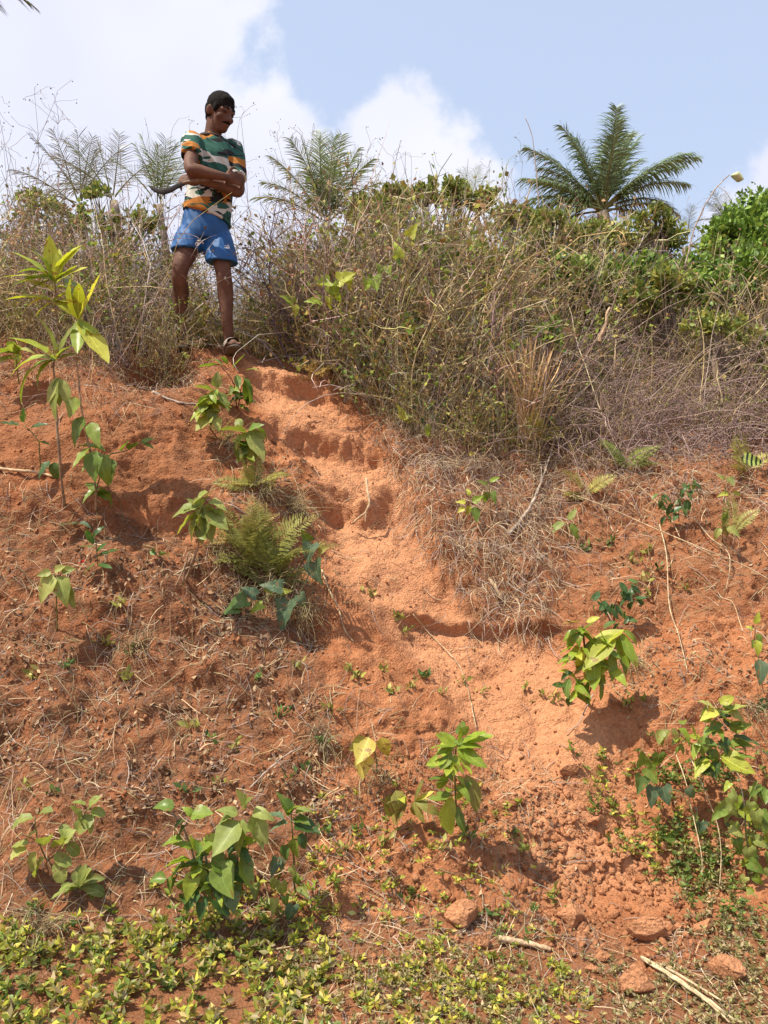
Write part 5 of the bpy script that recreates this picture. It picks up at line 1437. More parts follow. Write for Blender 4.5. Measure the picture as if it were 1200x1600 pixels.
def stones():
    spec = [(890, 1432, 24, 26, 'elongated red clod in the rubble, upper left of the biggest clod'), (1012, 1452, 34, 26, 'biggest red clod of earth in the rubble at lower right'),
            (993, 1540, 28, 28, 'smooth red stone lying alone near the bottom edge beside stalk bundle'), (1098, 1453, 20, 12, 'flat red clod on the weeds right of the rubble'), (1140, 1520, 30, 26, 'broad flat red earth patch clod right of stalk bundle'),
            (722, 1428, 28, 26, 'wedge-shaped red stone half buried left of the rubble'), (755, 1474, 14, 14, 'small pale red stone left of the thick pale stick'), (890, 1198, 18, 13, 'red clod at the path side below the twig'), (518, 1458, 14, 10, 'small orange stone low on slope left of centre'),
            (545, 1452, 12, 10, 'small round clod right of the small orange stone'), (942, 1497, 12, 10, 'small clod just above the smooth lone stone'), (910, 1450, 10, 9, 'small round clod between the two largest clods'), (1040, 1450, 12, 10, 'round clod touching the biggest clod on its right'),
            (925, 1515, 12, 8, 'flat small clod left of the smooth lone stone'), (990, 1390, 11, 9, 'clod at the upper right rim of the rubble'), (975, 1335, 10, 8, 'clod under the shrub shade right of the path'), (1060, 1450, 9, 8, 'small clod right of the round clod by the weeds'),
            (800, 1330, 9, 7, 'small clod on the lower slope above the rubble'), (690, 1318, 9, 7, 'small rounded clod under the bright seedling'), (1036, 1320, 10, 9, 'clod beneath the creeping heart-leaved vine'), (925, 1280, 14, 9, 'crumbling clod on right rim of the lower path')]
    for k, (px, py, rx, rz, lab) in enumerate(spec):
        p, n, _ = hit(px, py + rz * .5); m = p[1] / F
        v, f = rock_mesh(100 + k, 4, .10, 1.0, 22)
        fine = .05 * fbm(v[:, 0] * 6 + k, v[:, 1] * 6 + v[:, 2] * 5, 4, 200 + k)
        v = v * (1 + fine[:, None] * 1.6)
        v = v / np.abs(v).max(0)
        v = v * np.array([rx * m, .8 * max(rx, rz) * m * .8, rz * m])
        a = np.random.default_rng(k).uniform(-.4, .4)
        Rm = np.array(Matrix.Rotation(a, 3, 'Y')); v = v @ Rm.T
        o = Geo().add(v, f, np.array([.9, 0, 0])).build('earth_clod' if 'clod' in lab else 'stone', M_SOIL)
        o.location = p + n * rz * m * .38 + np.array([0, 0, rz * m * .28])
        tag(o, lab, 'clod' if 'clod' in lab else 'stone')
stones()
# ------------------------------------------------------------------ palms and trees behind the hill top
M_FROND = mat_vcol('palm_frond', 0.42, 0.22, 0.4, 0.15, 6)
M_TRUNK = mat_plain('palm_trunk', (0.27, 0.22, 0.17), 0.9, 0.3, 12, .6, .02)
M_BARK2 = mat_plain('tree_bark', (0.20, 0.15, 0.11), 0.9, 0.3, 15, .6, .02)

def hill_z(x, y):
    """ground height behind the crest"""
    V = np.linspace(5.5, 60, 900); p = surf(np.full(900, x), V)
    return float(np.interp(y, p[:, 1], p[:, 2]))

def palm_frond(base, d0, L, rng, col, grav=1.0, n=46, leaf=.30, hang=.45, K=12):
    c = frond_curve(base, d0, L, rng, K, grav)
    tg = unit(np.gradient(c, axis=0))
    sd = np.cross(tg, np.array([0, 0, 1.0])); 
    sd = np.where(np.linalg.norm(sd, axis=1, keepdims=True) < .2, np.cross(tg, np.array([d0[1] + .01, -d0[0], .2])), sd); sd = unit(sd)
    up = unit(np.cross(sd, tg))
    s = np.linspace(.16, .995, n); f = s * (K - 1); ix = f.astype(int).clip(0, K - 2); fr = (f - ix)[:, None]
    pp = c[ix] * (1 - fr) + c[ix + 1] * fr
    g = Geo()
    for side in (-1, 1):
        ln = (L * leaf * (np.sin(np.pi * (s * .80 + .14)) ** .6) * rng.uniform(.55, 1.15, n))[:, None]
        lean = (0.45 + .75 * s)[:, None]
        d = unit(sd[ix] * side + tg[ix] * lean + up[ix] * .18 + rng.normal(0, .07, (n, 3)))
        KK = 5; C = np.zeros((n, KK, 3)); C[:, 0] = pp; dd = d
        for k in range(1, KK):
            dd = unit(dd + np.array([0, 0, -hang / (KK - 1) * (0.5 + k / KK) ]) * rng.uniform(.5, 1.5, (n, 1)))
            C[:, k] = C[:, k - 1] + dd * ln / (KK - 1)
        w = np.array([.5, 1, .95, .7, .05])[None] * (L * .0058 * rng.uniform(.8, 1.2, (n, 1)))
        v, q = ribbons(C, w, np.cross(d, up[ix] + sd[ix] * side * .6 + rng.normal(0, .25, (n, 3))))
        cc = np.array(col) * rng.uniform(.75, 1.3, (n, 1))
        g.add(v, q, np.repeat(cc, KK * 2, 0))
    return g, c

def palm(label, px, py, Y, fr, seed, L, col=(.10, .15, .055), trunk=True, n=46, leaf=.30, trunk_r=.11, hang=.45, dead=0):
    """fr: list of (image angle, towards camera, length factor, droop)"""
    rng = np.random.default_rng(seed); top = P(px, py, Y)
    gz = hill_z(top[0], Y) - .1
    e = empty('coconut_palm' if L > 1.8 else 'young_palm', (top[0], Y, gz)); tag(e, label, 'palm', None)
    org = np.array(e.location)
    if trunk and top[2] - gz > .3:
        h = top[2] - gz
        add_tube(e, [org, org + [.05 * h, 0, h * .5], top - [0, 0, .02]], trunk_r * 1.25, trunk_r * .9, M_TRUNK, 'trunk', 9, K=14, wob=.006, rng=rng)
    for a, tw, lf, gr in fr:
        a_ = math.radians(a)
        d0 = unit(np.array([math.cos(a_), -tw, math.sin(a_)]))
        cl = np.array(col) * rng.uniform(.8, 1.2)
        g, c = palm_frond(top + d0 * .05 + rng.normal(0, .03, 3), d0, L * lf, rng, cl, gr, n, leaf, hang)
        o = g.build('frond', M_FROND, e); o.location = -org
        v, q = tubes(c, np.linspace(L * .013, L * .003, len(c)), 5)
        Geo().add(v, q).build('midrib', M_STEM, o, smooth=True)
    for k in range(dead):
        a_ = rng.uniform(-2.6, -.5); d0 = unit(np.array([math.cos(a_), rng.uniform(-.8, .2), math.sin(a_) * .6]))
        g, c = palm_frond(top, d0, L * .55, rng, (.34, .25, .15), 1.6, 30, leaf, .9)
        o = g.build('dead_frond', M_FROND, e); o.location = -org
    return e

def trees():
    # the big palm on the right
    rgp = np.random.default_rng(8); fl = []
    for k in range(30):
        a = [90, 80, 100, 70, 112, 60, 122, 50, 132, 142, 40, 152, 30, 165, 20, 175, 95, 85, 105, 75, 118, 64, 128, 46, 138, 34, 158, 12, 172, 88][k]
        fl.append((a + rgp.normal(0, 4), rgp.uniform(-.35, .45), rgp.uniform(.72, 1.12) * (1.0 if 40 < a < 140 else .92), .3 + abs(a - 90) / 90 * 1.75 + rgp.uniform(-.2, .4)))
    palm('large coconut palm with spreading fronds standing against the sky at right', 942, 330, 17.0, fl, 3, 1.95, (.13, .185, .07), dead=14, trunk_r=.14, n=60, leaf=.30, hang=1.15)
    palm('young palm with upright yellow-green spear behind the thicket right of the man', 505, 348, 9.2,
         [(92, 0, 1.12, .08), (86, .2, 1.05, .12), (97, .2, 1.0, .2), (104, .1, 1.0, .5), (112, .4, 1.0, .7), (122, .2, .95, .9), (76, .3, 1.0, .4), (68, .2, 1.0, .7), (58, .3, .98, .95), (48, .1, .95, 1.1), (136, .2, .9, 1.1), (148, .3, .9, 1.3), (36, .3, .9, 1.3), (81, -.3, 1.0, .25), (108, -.3, .95, .4), (63, -.2, .9, .7)], 4, .86, (.19, .23, .075), n=44, leaf=.32, trunk_r=.05, hang=.6)
    palm('spiky young palm just left of the man', 250, 318, 8.6, [(90, 0, 1, .1), (80, .3, 1, .2), (100, .2, 1, .2), (68, .1, .9, .5), (112, .3, .95, .5), (55, .4, .8, .8), (128, .2, .85, .8), (95, -.4, .95, .2)], 5, .62, (.18, .23, .07), n=26, leaf=.42, trunk_r=.04)
    palm('hazy grey-green palm at upper left, the left one of a pair', 125, 318, 12.5, [(92, 0, 1, .2), (105, .4, .95, .5), (125, .1, 1, .7), (142, .4, .95, .9), (70, .3, .9, .7), (55, .1, .9, .9), (160, .2, .9, 1.2), (84, -.3, .9, .3)], 6, 1.05, (.20, .22, .15), n=26, leaf=.36, trunk_r=.07)
    palm('hazy palm at upper left, its fronds fanning right of its twin', 178, 312, 11.5, [(120, .2, 1, .8), (135, .3, .95, .9), (100, .1, .9, .5), (75, .3, .85, .6), (50, .2, .8, .9), (150, .3, .8, 1.1), (160, .1, .95, 1.0)], 7, .95, (.22, .23, .13), n=26, leaf=.38, trunk_r=.07)
    palm('small fan of palm fronds peeking over the thicket left of large palm', 742, 308, 10.5, [(92, 0, 1, .2), (80, .3, .95, .3), (105, .3, .95, .4), (65, .2, .9, .5), (120, .2, .9, .6), (50, .1, .8, .8), (135, .3, .8, .8)], 8, .36, (.20, .22, .08), n=20, leaf=.45, trunk_r=.04)
    palm('distant dark palm behind the green tree at the right edge', 1135, 350, 20, [(92, 0, .9, .3), (120, .2, 1, .7), (140, .4, 1, .9), (160, .1, 1, 1.1), (70, .2, .9, .6), (40, .3, .8, .9), (175, .2, .9, 1.3), (105, -.3, .8, .5)], 9, .8, (.13, .16, .09), n=30, leaf=.36, trunk_r=.1)
    palm('drooping palm half hidden between thicket and green tree at right', 1072, 385, 14, [(120, .2, 1, .9), (150, .2, .9, 1.2), (40, .3, 1, 1.1), (20, .1, .9, 1.3), (90, .2, .7, .6), (-10, .3, .8, 1.2), (-30, .1, .7, 1.0)], 10, .85, (.20, .22, .15), n=30, leaf=.36, trunk_r=.08)
    palm('tall palm whose frond tips hang into the top left corner', -88, -58, 12.0, [(-20, .1, 1, .75), (-35, .3, .85, .8), (-60, .2, .7, .6), (10, .2, .9, 1.3), (60, .1, .8, .8), (120, .2, 1, .9), (170, .1, 1, 1.1), (200, .2, .9, .9), (90, .3, .8, .4)], 11, 1.55, (.10, .14, .07), n=40, leaf=.3, trunk_r=.12)
    # leafy tree on the right and green shrubs in the thicket
    def leafy(name, label, cat, blobs, Y, seed, count, size, pal, trunk=None, aspect=.33):
        rng = np.random.default_rng(seed)
        c0 = P(blobs[0][0], blobs[0][1], Y); gz = hill_z(c0[0], Y) - .05
        e = empty(name, (c0[0], Y, gz)); tag(e, label, cat); org = np.array(e.location)
        pos = []; limbs = []; ctrs = []
        for px, py, rx, rz, dy in blobs:
            c = P(px, py, Y + dy); m = Y / F
            k = int(count * rx * rz / sum(b[2] * b[3] for b in blobs))
            # leaves gather in twig-end clusters through the volume
            nc_ = max(5, k // 22)
            u = unit(rng.normal(0, 1, (nc_, 3))) * (rng.random((nc_, 1)) ** .45)
            cl = c + u * np.array([rx * m, .8 * max(rx, rz) * m, rz * m])
            pos.append(cl[rng.integers(0, nc_, k)] + rng.normal(0, .30 * min(rx, rz) * m * .6, (k, 3)))
            ctrs.append(c); limbs.append(cl[:: max(1, nc_ // 9)])
        pos = np.concatenate(pos); g = Geo()
        out = unit(pos - np.mean(ctrs, 0)) * .4 + rng.normal(0, .6, pos.shape) + np.array([0, -.1, .25])
        add_small_leaves(g, pos, rng, size, pal, dirs=out, aspect=aspect)
        o = g.build('crown', M_GREENMASS, e); o.location = -org
        r = trunk or .03
        add_tube(e, [org - [0, 0, .1], (org + ctrs[0]) / 2 + rng.normal(0, .04, 3), ctrs[0]], r, r * .45, M_BARK2, 'trunk', 7, K=9, wob=r * .15, rng=rng)
        lg = Geo()
        for cc, ls in zip(ctrs, limbs):
            st = (org + ctrs[0]) / 2
            for l in ls:
                C = np.stack([st, st * .5 + l * .5 + rng.normal(0, .03, 3), l])[None]
                v, q = tubes(C, np.array([[r * .4, r * .25, r * .1]]), 4); lg.add(v, q)
        lo = lg.build('limbs', M_BARK2, e); lo.location = -org
        return e
    GR = np.array([(0.14, 0.24, 0.035), (0.20, 0.31, 0.045), (0.10, 0.17, 0.03), (0.27, 0.37, 0.06)])
    OL = np.array([(0.20, 0.25, 0.05), (0.28, 0.31, 0.06), (0.13, 0.18, 0.04), (0.36, 0.34, 0.08)])
    leafy('leafy_tree', 'round bright green leafy tree at the right edge behind the thicket', 'tree', [(1180, 355, 62, 46, 0), (1135, 370, 34, 26, -.2), (1240, 340, 70, 60, .2), (1200, 390, 70, 36, -.3), (1115, 395, 26, 22, -.3)], 10.0, 21, 9000, .075, GR, .09)
    sh = [('leafy_shrub', 'green shrub at the right end of the thicket below the leafy tree', [(1140, 430, 62, 36, 0), (1085, 420, 34, 28, 0), (1190, 470, 40, 40, 0)], 7.2, 2600, .06, GR),
          ('leafy_shrub', 'yellow-green shrub on the thicket top beneath the large palm', [(930, 368, 50, 30, 0), (985, 376, 36, 26, 0), (890, 372, 30, 22, 0)], 7.6, 1900, .055, OL),
          ('leafy_shrub', 'green bush in the right thicket left of the broken stump', [(890, 430, 42, 36, 0), (915, 470, 34, 30, 0)], 6.4, 1500, .06, GR),
          ('leafy_shrub', 'green shrub poking out right of the large palm foot', [(1025, 345, 26, 22, 0), (1040, 380, 30, 30, .1)], 7.4, 1200, .055, OL),
          ('leafy_shrub', 'dark green low bush on the hill crest at centre', [(690, 302, 46, 16, 0), (745, 310, 36, 14, 0), (640, 306, 26, 12, 0), (718, 292, 18, 10, 0)], 9.0, 2000, .07, OL),
          ('leafy_shrub', 'yellow-green bush on the hill crest left of the dark bush', [(580, 322, 34, 16, 0), (612, 310, 26, 16, 0)], 8.2, 1100, .065, OL),
          ('leafy_shrub', 'olive leafy bush in the thicket below the large palm', [(840, 390, 34, 30, 0), (860, 350, 30, 22, 0)], 6.9, 1100, .055, OL),
          ('leafy_shrub', 'patch of green leaves in the left brush above the sapling', [(180, 350, 26, 16, 0), (145, 300, 22, 14, 0), (225, 345, 24, 20, 0)], 6.4, 700, .05, OL),
          ('leafy_shrub', 'leafy bush standing in the brush between the right shrub and stump', [(1040, 450, 36, 34, 0), (1000, 470, 26, 24, 0)], 6.1, 1100, .055, OL),
          ('leafy_shrub', 'low green weeds in the brush at far right', [(1120, 510, 50, 26, 0), (1180, 540, 34, 22, 0)], 5.7, 900, .04, OL),
          ('leafy_shrub', 'fresh green leaf spray low in the thicket left of the stump', [(855, 515, 22, 16, 0), (870, 530, 14, 14, 0)], 5.35, 130, .05, GR),
          ('leafy_shrub', 'faint green leaves in the thicket near the young palm', [(470, 400, 34, 20, 0), (540, 380, 30, 20, 0)], 6.3, 350, .045, OL),
          ('leafy_shrub', 'bright leafy shrub hanging over the thicket right of the dry seed weed', [(960, 440, 50, 34, 0), (1005, 425, 36, 28, 0)], 6.7, 1700, .06, GR),
          ('leafy_shrub', 'yellow-green foliage along the thicket top right of the centre cloud', [(800, 345, 44, 18, 0), (850, 350, 34, 16, 0)], 8.0, 1300, .06, OL),
          ('leafy_shrub', 'dense green foliage at the far right below the leafy tree', [(1180, 430, 50, 40, 0), (1110, 455, 46, 30, 0)], 6.5, 1900, .055, GR),
          ('leafy_shrub', 'olive bush at the left edge of the brush beside the hazy palms', [(60, 330, 40, 26, 0), (110, 345, 34, 22, 0)], 6.8, 900, .05, OL),
          ('leafy_shrub', 'small leafy sprays at the thicket top right of the young palm', [(610, 345, 44, 22, 0), (560, 350, 30, 18, 0)], 7.2, 800, .05, OL),
          ('leafy_shrub', 'scattered yellow-green leaves high in the middle thicket', [(660, 380, 60, 26, 0), (760, 400, 50, 30, 0)], 6.2, 700, .04, OL)]
    for k, (nm, lab, bl, Y, cnt, sz, pal) in enumerate(sh):
        leafy(nm, lab, 'shrub', bl, Y, 40 + k, cnt, sz, pal)
    # dry seed-headed weeds on the skyline
    def seedweed(label, px, py0, py1, Y, spread, seed, n=9):
        rng = np.random.default_rng(seed)
        b = P(px, py0, Y); b[2] = max(hill_z(b[0], Y), 0) - .05
        e = empty('seed_weed', b); tag(e, label, 'weed'); H = P(px, py1, Y)[2] - b[2]; m = Y / F
        tw = Geo(); sd = Geo()
        for k in range(n):
            tip = np.array([rng.normal(0, spread * m * 1.3), rng.normal(0, .2), H * (1 - .55 * rng.random() ** 2)])
            C = np.stack([rng.normal(0, .08, 3) * [1, 1, 0], tip * .5 + rng.normal(0, .18, 3) * [1, 1, 0], tip])
            t = np.linspace(0, 1, 7)[:, None]; C = (1 - t) ** 2 * C[0] + 2 * t * (1 - t) * C[1] + t * t * C[2]
            v, q = tubes(C, np.linspace(.0034, .0014, 7), 3); tw.add(v, q, np.array([.24, .18, .13]))
            M_ = 9; i = rng.integers(3, 7, M_); d = unit(rng.normal(0, .6, (M_, 3)) + np.array([0, 0, .9]))
            B = curve_batch(C[i], d, rng.uniform(.08, .3, M_), 4, rng, .9); v, q = tubes(B, np.full((M_, 4), .0014), 3); tw.add(v, q, np.array([.26, .2, .15]))
            pts = B[:, -1]; pts = np.repeat(pts, 3, 0) + rng.normal(0, .016, (len(pts) * 3, 3))
            add_small_leaves(sd, pts, rng, .012, np.array([(.20, .15, .10), (.28, .22, .14), (.16, .13, .08)]), aspect=.5)
        tw.build('stalks', M_TWIG, e); sd.build('seed_heads', M_DEAD, e)['kind'] = 'stuff'
    seedweed('dry seed-headed weed against the sky between man and young palm', 455, 300, 205, 7.0, 34, 1, 9)
    seedweed('tall dry seed weed behind the young palm spear', 480, 300, 185, 7.6, 26, 2, 8)
    seedweed('pair of dry seed stalks at the cloud foot right of young palm', 605, 300, 240, 7.8, 14, 3, 5)
    seedweed('dry seed weed immediately right of the man\'s elbow', 405, 420, 215, 6.3, 30, 4, 8)
    seedweed('wispy dry weed behind the man\'s shoulder at left', 240, 320, 208, 6.5, 34, 5, 9)
    seedweed('bare dark-twigged weed standing tall at the upper left edge', 20, 420, 130, 6.2, 30, 6, 9)
    seedweed('thin weed reaching from left edge toward the sky, right of its taller neighbour', 85, 380, 190, 6.2, 20, 7, 7)
    seedweed('dry seed weed left of the large palm fronds', 805, 320, 255, 7.4, 20, 8, 8)
    seedweed('dry seed weed right of the large palm foot', 1050, 370, 330, 7.4, 16, 9, 7)
    seedweed('low seed-headed weed on the crest below the centre cloud', 655, 300, 262, 8.0, 20, 10, 7)
trees()
# ------------------------------------------------------------------ the man on the crest
def ring_tube(rings, n=22, caps=True):
    """rings: list of (centre, axis a, axis b) half axes; closed tube"""
    th = np.arange(n) * 2 * np.pi / n; v = []
    for c, a, b in rings:
        v.append(np.asarray(c)[None] + np.cos(th)[:, None] * np.asarray(a)[None] + np.sin(th)[:, None] * np.asarray(b)[None])
    K = len(rings); v = np.concatenate(v); q = []
    for k in range(K - 1):
        for i in range(n):
            q.append((k * n + i, k * n + (i + 1) % n, (k + 1) * n + (i + 1) % n, (k + 1) * n + i))
    tri = []
    v = np.concatenate([v, [np.asarray(rings[0][0]), np.asarray(rings[-1][0])]])
    for i in range(n):
        tri.append((K * n, (i + 1) % n, i)); tri.append((K * n + 1, (K - 1) * n + i, (K - 1) * n + (i + 1) % n))
    return v, [np.array(q), np.array(tri)]

def limb(pts, rad, n=16, sub=5):
    """tapered limb through points, rounded ends"""
    pts = np.asarray(pts, float); rad = np.asarray(rad, float)
    s = np.linspace(0, len(pts) - 1, (len(pts) - 1) * sub + 1); i = np.clip(s.astype(int), 0, len(pts) - 2); f = (s - i)[:, None]
    p0 = pts[np.maximum(i - 1, 0)]; p1 = pts[i]; p2 = pts[i + 1]; p3 = pts[np.minimum(i + 2, len(pts) - 1)]
    c = .5 * (2 * p1 + (p2 - p0) * f + (2 * p0 - 5 * p1 + 4 * p2 - p3) * f ** 2 + (3 * p1 - p0 - 3 * p2 + p3) * f ** 3)
    r = np.interp(s, np.arange(len(rad)), rad)
    t = unit(np.gradient(c, axis=0))
    a = unit(np.cross(t, np.array([.2, 1.0, .1]))); b = np.cross(t, a)
    rings = []
    for k, ph in enumerate((.25, .6, .9)):
        rings.append((c[0] - t[0] * r[0] * math.cos(math.asin(ph)), a[0] * r[0] * ph, b[0] * r[0] * ph))
    rings += [(c[k], a[k] * r[k], b[k] * r[k]) for k in range(len(c))]
    for ph in (.9, .6, .25):
        rings.append((c[-1] + t[-1] * r[-1] * math.cos(math.asin(ph)), a[-1] * r[-1] * ph, b[-1] * r[-1] * ph))
    return ring_tube(rings, n)

def ellipsoid(c, ax, n=20, m=12):
    """ax: 3 half-axis vectors"""
    ax = np.asarray(ax, float); rings = []
    for k in range(1, m):
        ph = math.pi * k / m
        rings.append((np.asarray(c) - ax[2] * math.cos(ph), ax[0] * math.sin(ph), ax[1] * math.sin(ph)))
    return ring_tube(rings, n)

def fuse(name, pieces, voxel, mat, parent, org, smooth_it=4, disp=None):
    """overlapping closed pieces -> one continuous skin"""
    g = Geo()
    for v, f in pieces: g.add(np.asarray(v) - org, f)
    o = g.build(name, None, None)
    md = o.modifiers.new('skin', 'REMESH'); md.mode = 'VOXEL'; md.voxel_size = voxel; md.use_smooth_shade = True
    sm = o.modifiers.new('smooth', 'SMOOTH'); sm.factor = .5; sm.iterations = smooth_it
    dg = bpy.context.evaluated_depsgraph_get()
    me = bpy.data.meshes.new_from_object(o.evaluated_get(dg))
    o.modifiers.clear(); old = o.data; o.data = me; bpy.data.meshes.remove(old); me.name = name
    if disp is not None:
        n = len(me.vertices); co = np.zeros(n * 3); me.vertices.foreach_get('co', co); co = co.reshape(-1, 3)
        nr_ = np.zeros(n * 3); me.vertices.foreach_get('normal', nr_); nr_ = nr_.reshape(-1, 3)
        me.vertices.foreach_set('co', disp(co, nr_).ravel()); me.update()
    me.materials.clear(); me.materials.append(mat)
    o.parent = parent
    return o

def mat_camo():
    m, N, L, out = new_mat('camouflage_cloth')
    tc = N.new('ShaderNodeTexCoord')
    mp = N.new('ShaderNodeMapping'); L.new(tc.outputs['Object'], mp.inputs['Vector'])
    mp.inputs['Rotation'].default_value = (0, math.radians(18), 0)
    mp.inputs['Scale'].default_value = (5.6, 5.6, 15.0)
    def patch(off, th, sc=1.0):
        a = N.new('ShaderNodeVectorMath'); a.operation = 'ADD'; a.inputs[1].default_value = off; L.new(mp.outputs[0], a.inputs[0])
        n = node(N, 'ShaderNodeTexNoise', Scale=sc, Detail=2.5, Roughness=.55, Distortion=.5); L.new(a.outputs[0], n.inputs['Vector'])
        g = N.new('ShaderNodeMath'); g.operation = 'GREATER_THAN'; g.inputs[1].default_value = th; L.new(n.outputs['Fac'], g.inputs[0])
        return g.outputs[0]
    c = mixc(N, L, patch((3.1, 7.7, 1.3), .475, .9), (0.50, 0.49, 0.44), (0.03, 0.095, 0.072))
    c = mixc(N, L, patch((11.4, 2.2, 5.0), .575, .8), c, (0.36, 0.145, 0.032))
    c = mixc(N, L, patch((5.7, 9.9, 8.2), .565, 1.15), c, (0.016, 0.017, 0.018))
    b = node(N, 'ShaderNodeBsdfPrincipled', Roughness=.85); b.inputs['Specular IOR Level'].default_value = .15
    L.new(c, b.inputs['Base Color'])
    wv = node(N, 'ShaderNodeTexNoise', Scale=260.0); L.new(tc.outputs['Object'], wv.inputs['Vector'])
    bp = node(N, 'ShaderNodeBump', Strength=.2, Distance=.002); L.new(wv.outputs['Fac'], bp.inputs['Height']); L.new(bp.outputs[0], b.inputs['Normal'])
    L.new(b.outputs[0], out.inputs['Surface'])
    return m

def build_person():
    sole, nrm, _ = hit(360, 551)
    Y0 = sole[1]; k = Y0 / 5.2
    J = lambda px, py, dy=0.0: P(px, py, Y0 + dy * k)
    org = sole.copy()
    e = empty('person', org)
    tag(e, 'man in camouflage T-shirt and blue shorts standing arms folded on the bank', 'person')
    skin = mat_plain('skin', (0.128, 0.060, 0.037), .66, .22, 14, .3, .003, .25)
    yaw = math.radians(28)
    A = np.array([math.cos(yaw), math.sin(yaw), 0]); B = np.array([-math.sin(yaw), math.cos(yaw), 0])      # across, back
    Fw = -B
    def ring(px, py, dy, ra, rb, tilt=0.0): 
        ra *= .94
        return (J(px, py, dy), A * ra * k + np.array([0, 0, tilt * k]), B * rb * k)
    # ---- head frame
    hc = J(344, 177, -.02)
    fy = math.radians(52); fp = math.radians(-25)
    hf = np.array([math.sin(fy) * math.cos(fp), -math.cos(fy) * math.cos(fp), math.sin(fp)])
    hx = unit(np.cross(hf, [0, 0, 1.0])); hz = np.cross(hx, hf)
    H = lambda x, y, z: hc + k * (hx * x + hf * y + hz * z)
    ax = lambda x, y, z: [hx * x * k, hf * y * k, hz * z * k]
    body = [ellipsoid(H(0, -.012, .030), ax(.075, .097, .092)), ellipsoid(H(0, .030, -.028), ax(.061, .066, .088)), ellipsoid(H(0, .050, -.082), ax(.042, .042, .034)),
            limb([H(0, .088, .022), H(0, .104, -.008), H(0, .112, -.026)], np.array([.010, .011, .015]) * k, 10, 3),
            ellipsoid(H(.012, .098, -.030), ax(.010, .012, .009), 10, 6), ellipsoid(H(-.012, .098, -.030), ax(.010, .012, .009), 10, 6),
            limb([H(-.046, .076, .024), H(0, .090, .026), H(.046, .076, .024)], np.array([.011, .012, .011]) * k, 8, 3),
            ellipsoid(H(0, .090, -.058), ax(.024, .013, .008), 10, 6), ellipsoid(H(0, .088, -.070), ax(.020, .012, .008), 10, 6),
            ellipsoid(H(.046, .058, -.022), ax(.022, .025, .022), 10, 6), ellipsoid(H(-.046, .058, -.022), ax(.022, .025, .022), 10, 6)]
    for s in (-1, 1):
        body.append(ellipsoid(H(.079 * s, -.012, -.006), [unit(hx * s * .5 - hf * .6) * .022 * k, hz * .034 * k, unit(hx * s + hf * .3) * .010 * k], 12, 8))
    # ---- neck, trunk
    body.append(limb([H(0, -.030, -.045), J(333, 208, .02), J(330, 222, .03)], np.array([.056, .055, .066]) * k))
    body.append(ring_tube([ring(330, 218, .03, .07, .06), ring(331, 226, .02, .165, .085), ring(331, 245, .01, .15, .10), ring(328, 290, 0, .132, .092), ring(322, 335, 0, .135, .10), ring(320, 362, 0, .145, .105), ring(320, 378, 0, .12, .09)]))
    # ---- arms, folded
    rs, re, rw, rh = J(301, 222, -.09), J(298, 264, -.27), J(344, 275, -.235), J(356, 277, -.17)
    ls, le, lw, lh = J(364, 236, .09), J(373, 298, -.04), J(322, 284, -.21), J(306, 281, -.235)
    body.append(limb([rs, rs * .5 + re * .5, re, re * .7 + rw * .3, rw, rh], np.array([.050, .045, .039, .040, .027, .022]) * k))
    body.append(limb([ls, ls * .5 + le * .5, le, le * .7 + lw * .3, lw, lh], np.array([.050, .044, .038, .039, .026, .022]) * k))
    def fingers(wrist, palm, dirv, curl, sidev, thumb):
        """palm block with four fingers of unequal length and a thumb at its side"""
        d = unit(dirv); c = unit(curl); s = unit(sidev); out = []
        pc_ = palm + d * .02 * k
        out.append(ellipsoid(pc_, [d * .048 * k, s * .042 * k, c * .018 * k], 14, 8))
        for i, ln in enumerate((.070, .078, .073, .058)):
            b = pc_ + d * .036 * k + s * (.030 - .020 * i) * k
            out.append(limb([b, b + d * ln * .42 * k + c * .006 * k, b + d * ln * .66 * k + c * .026 * k, b + d * ln * .66 * k + c * .05 * k], np.array([.0095, .009, .0085, .0078]) * k, 8, 3))
        b = pc_ + s * .030 * k - d * .02 * k
        out.append(limb([b, b + s * .028 * k * thumb + d * .018 * k, b + s * .036 * k * thumb + d * .048 * k + c * .01 * k], np.array([.012, .0105, .009]) * k, 8, 3))
        return out
    body += fingers(rw, rh, np.array([.85, .45, .05]), np.array([-.3, .9, -.2]), np.array([.1, -.15, 1.0]), 1)
    body += fingers(lw, lh, np.array([-1, -.05, .02]), np.array([.0, .8, -.55]), np.array([.0, .3, 1.0]), 1)
    # ---- legs
    lhip, lk, la = J(339, 372, .02), J(349, 425, -.06), J(357, 530, .0)
    rhip, rk, ra = J(299, 370, -.03), J(281, 424, -.10), J(283, 492, .12)
    ra[2] = hill_z(ra[0], ra[1] - .06) + .095                                  # the rear foot stands on the slope
    body.append(limb([lhip, lhip * .5 + lk * .5, lk, lk * .70 + la * .30 + [0, .018, 0], lk * .35 + la * .65, la, J(357, 541, .0)], np.array([.082, .068, .050, .052, .040, .031, .036]) * k))
    body.append(limb([rhip, rhip * .5 + rk * .5, rk, rk * .70 + ra * .30 + [0, .018, 0], rk * .35 + ra * .65, ra, ra - [0, 0, .05]], np.array([.082, .068, .050, .052, .040, .031, .036]) * k))
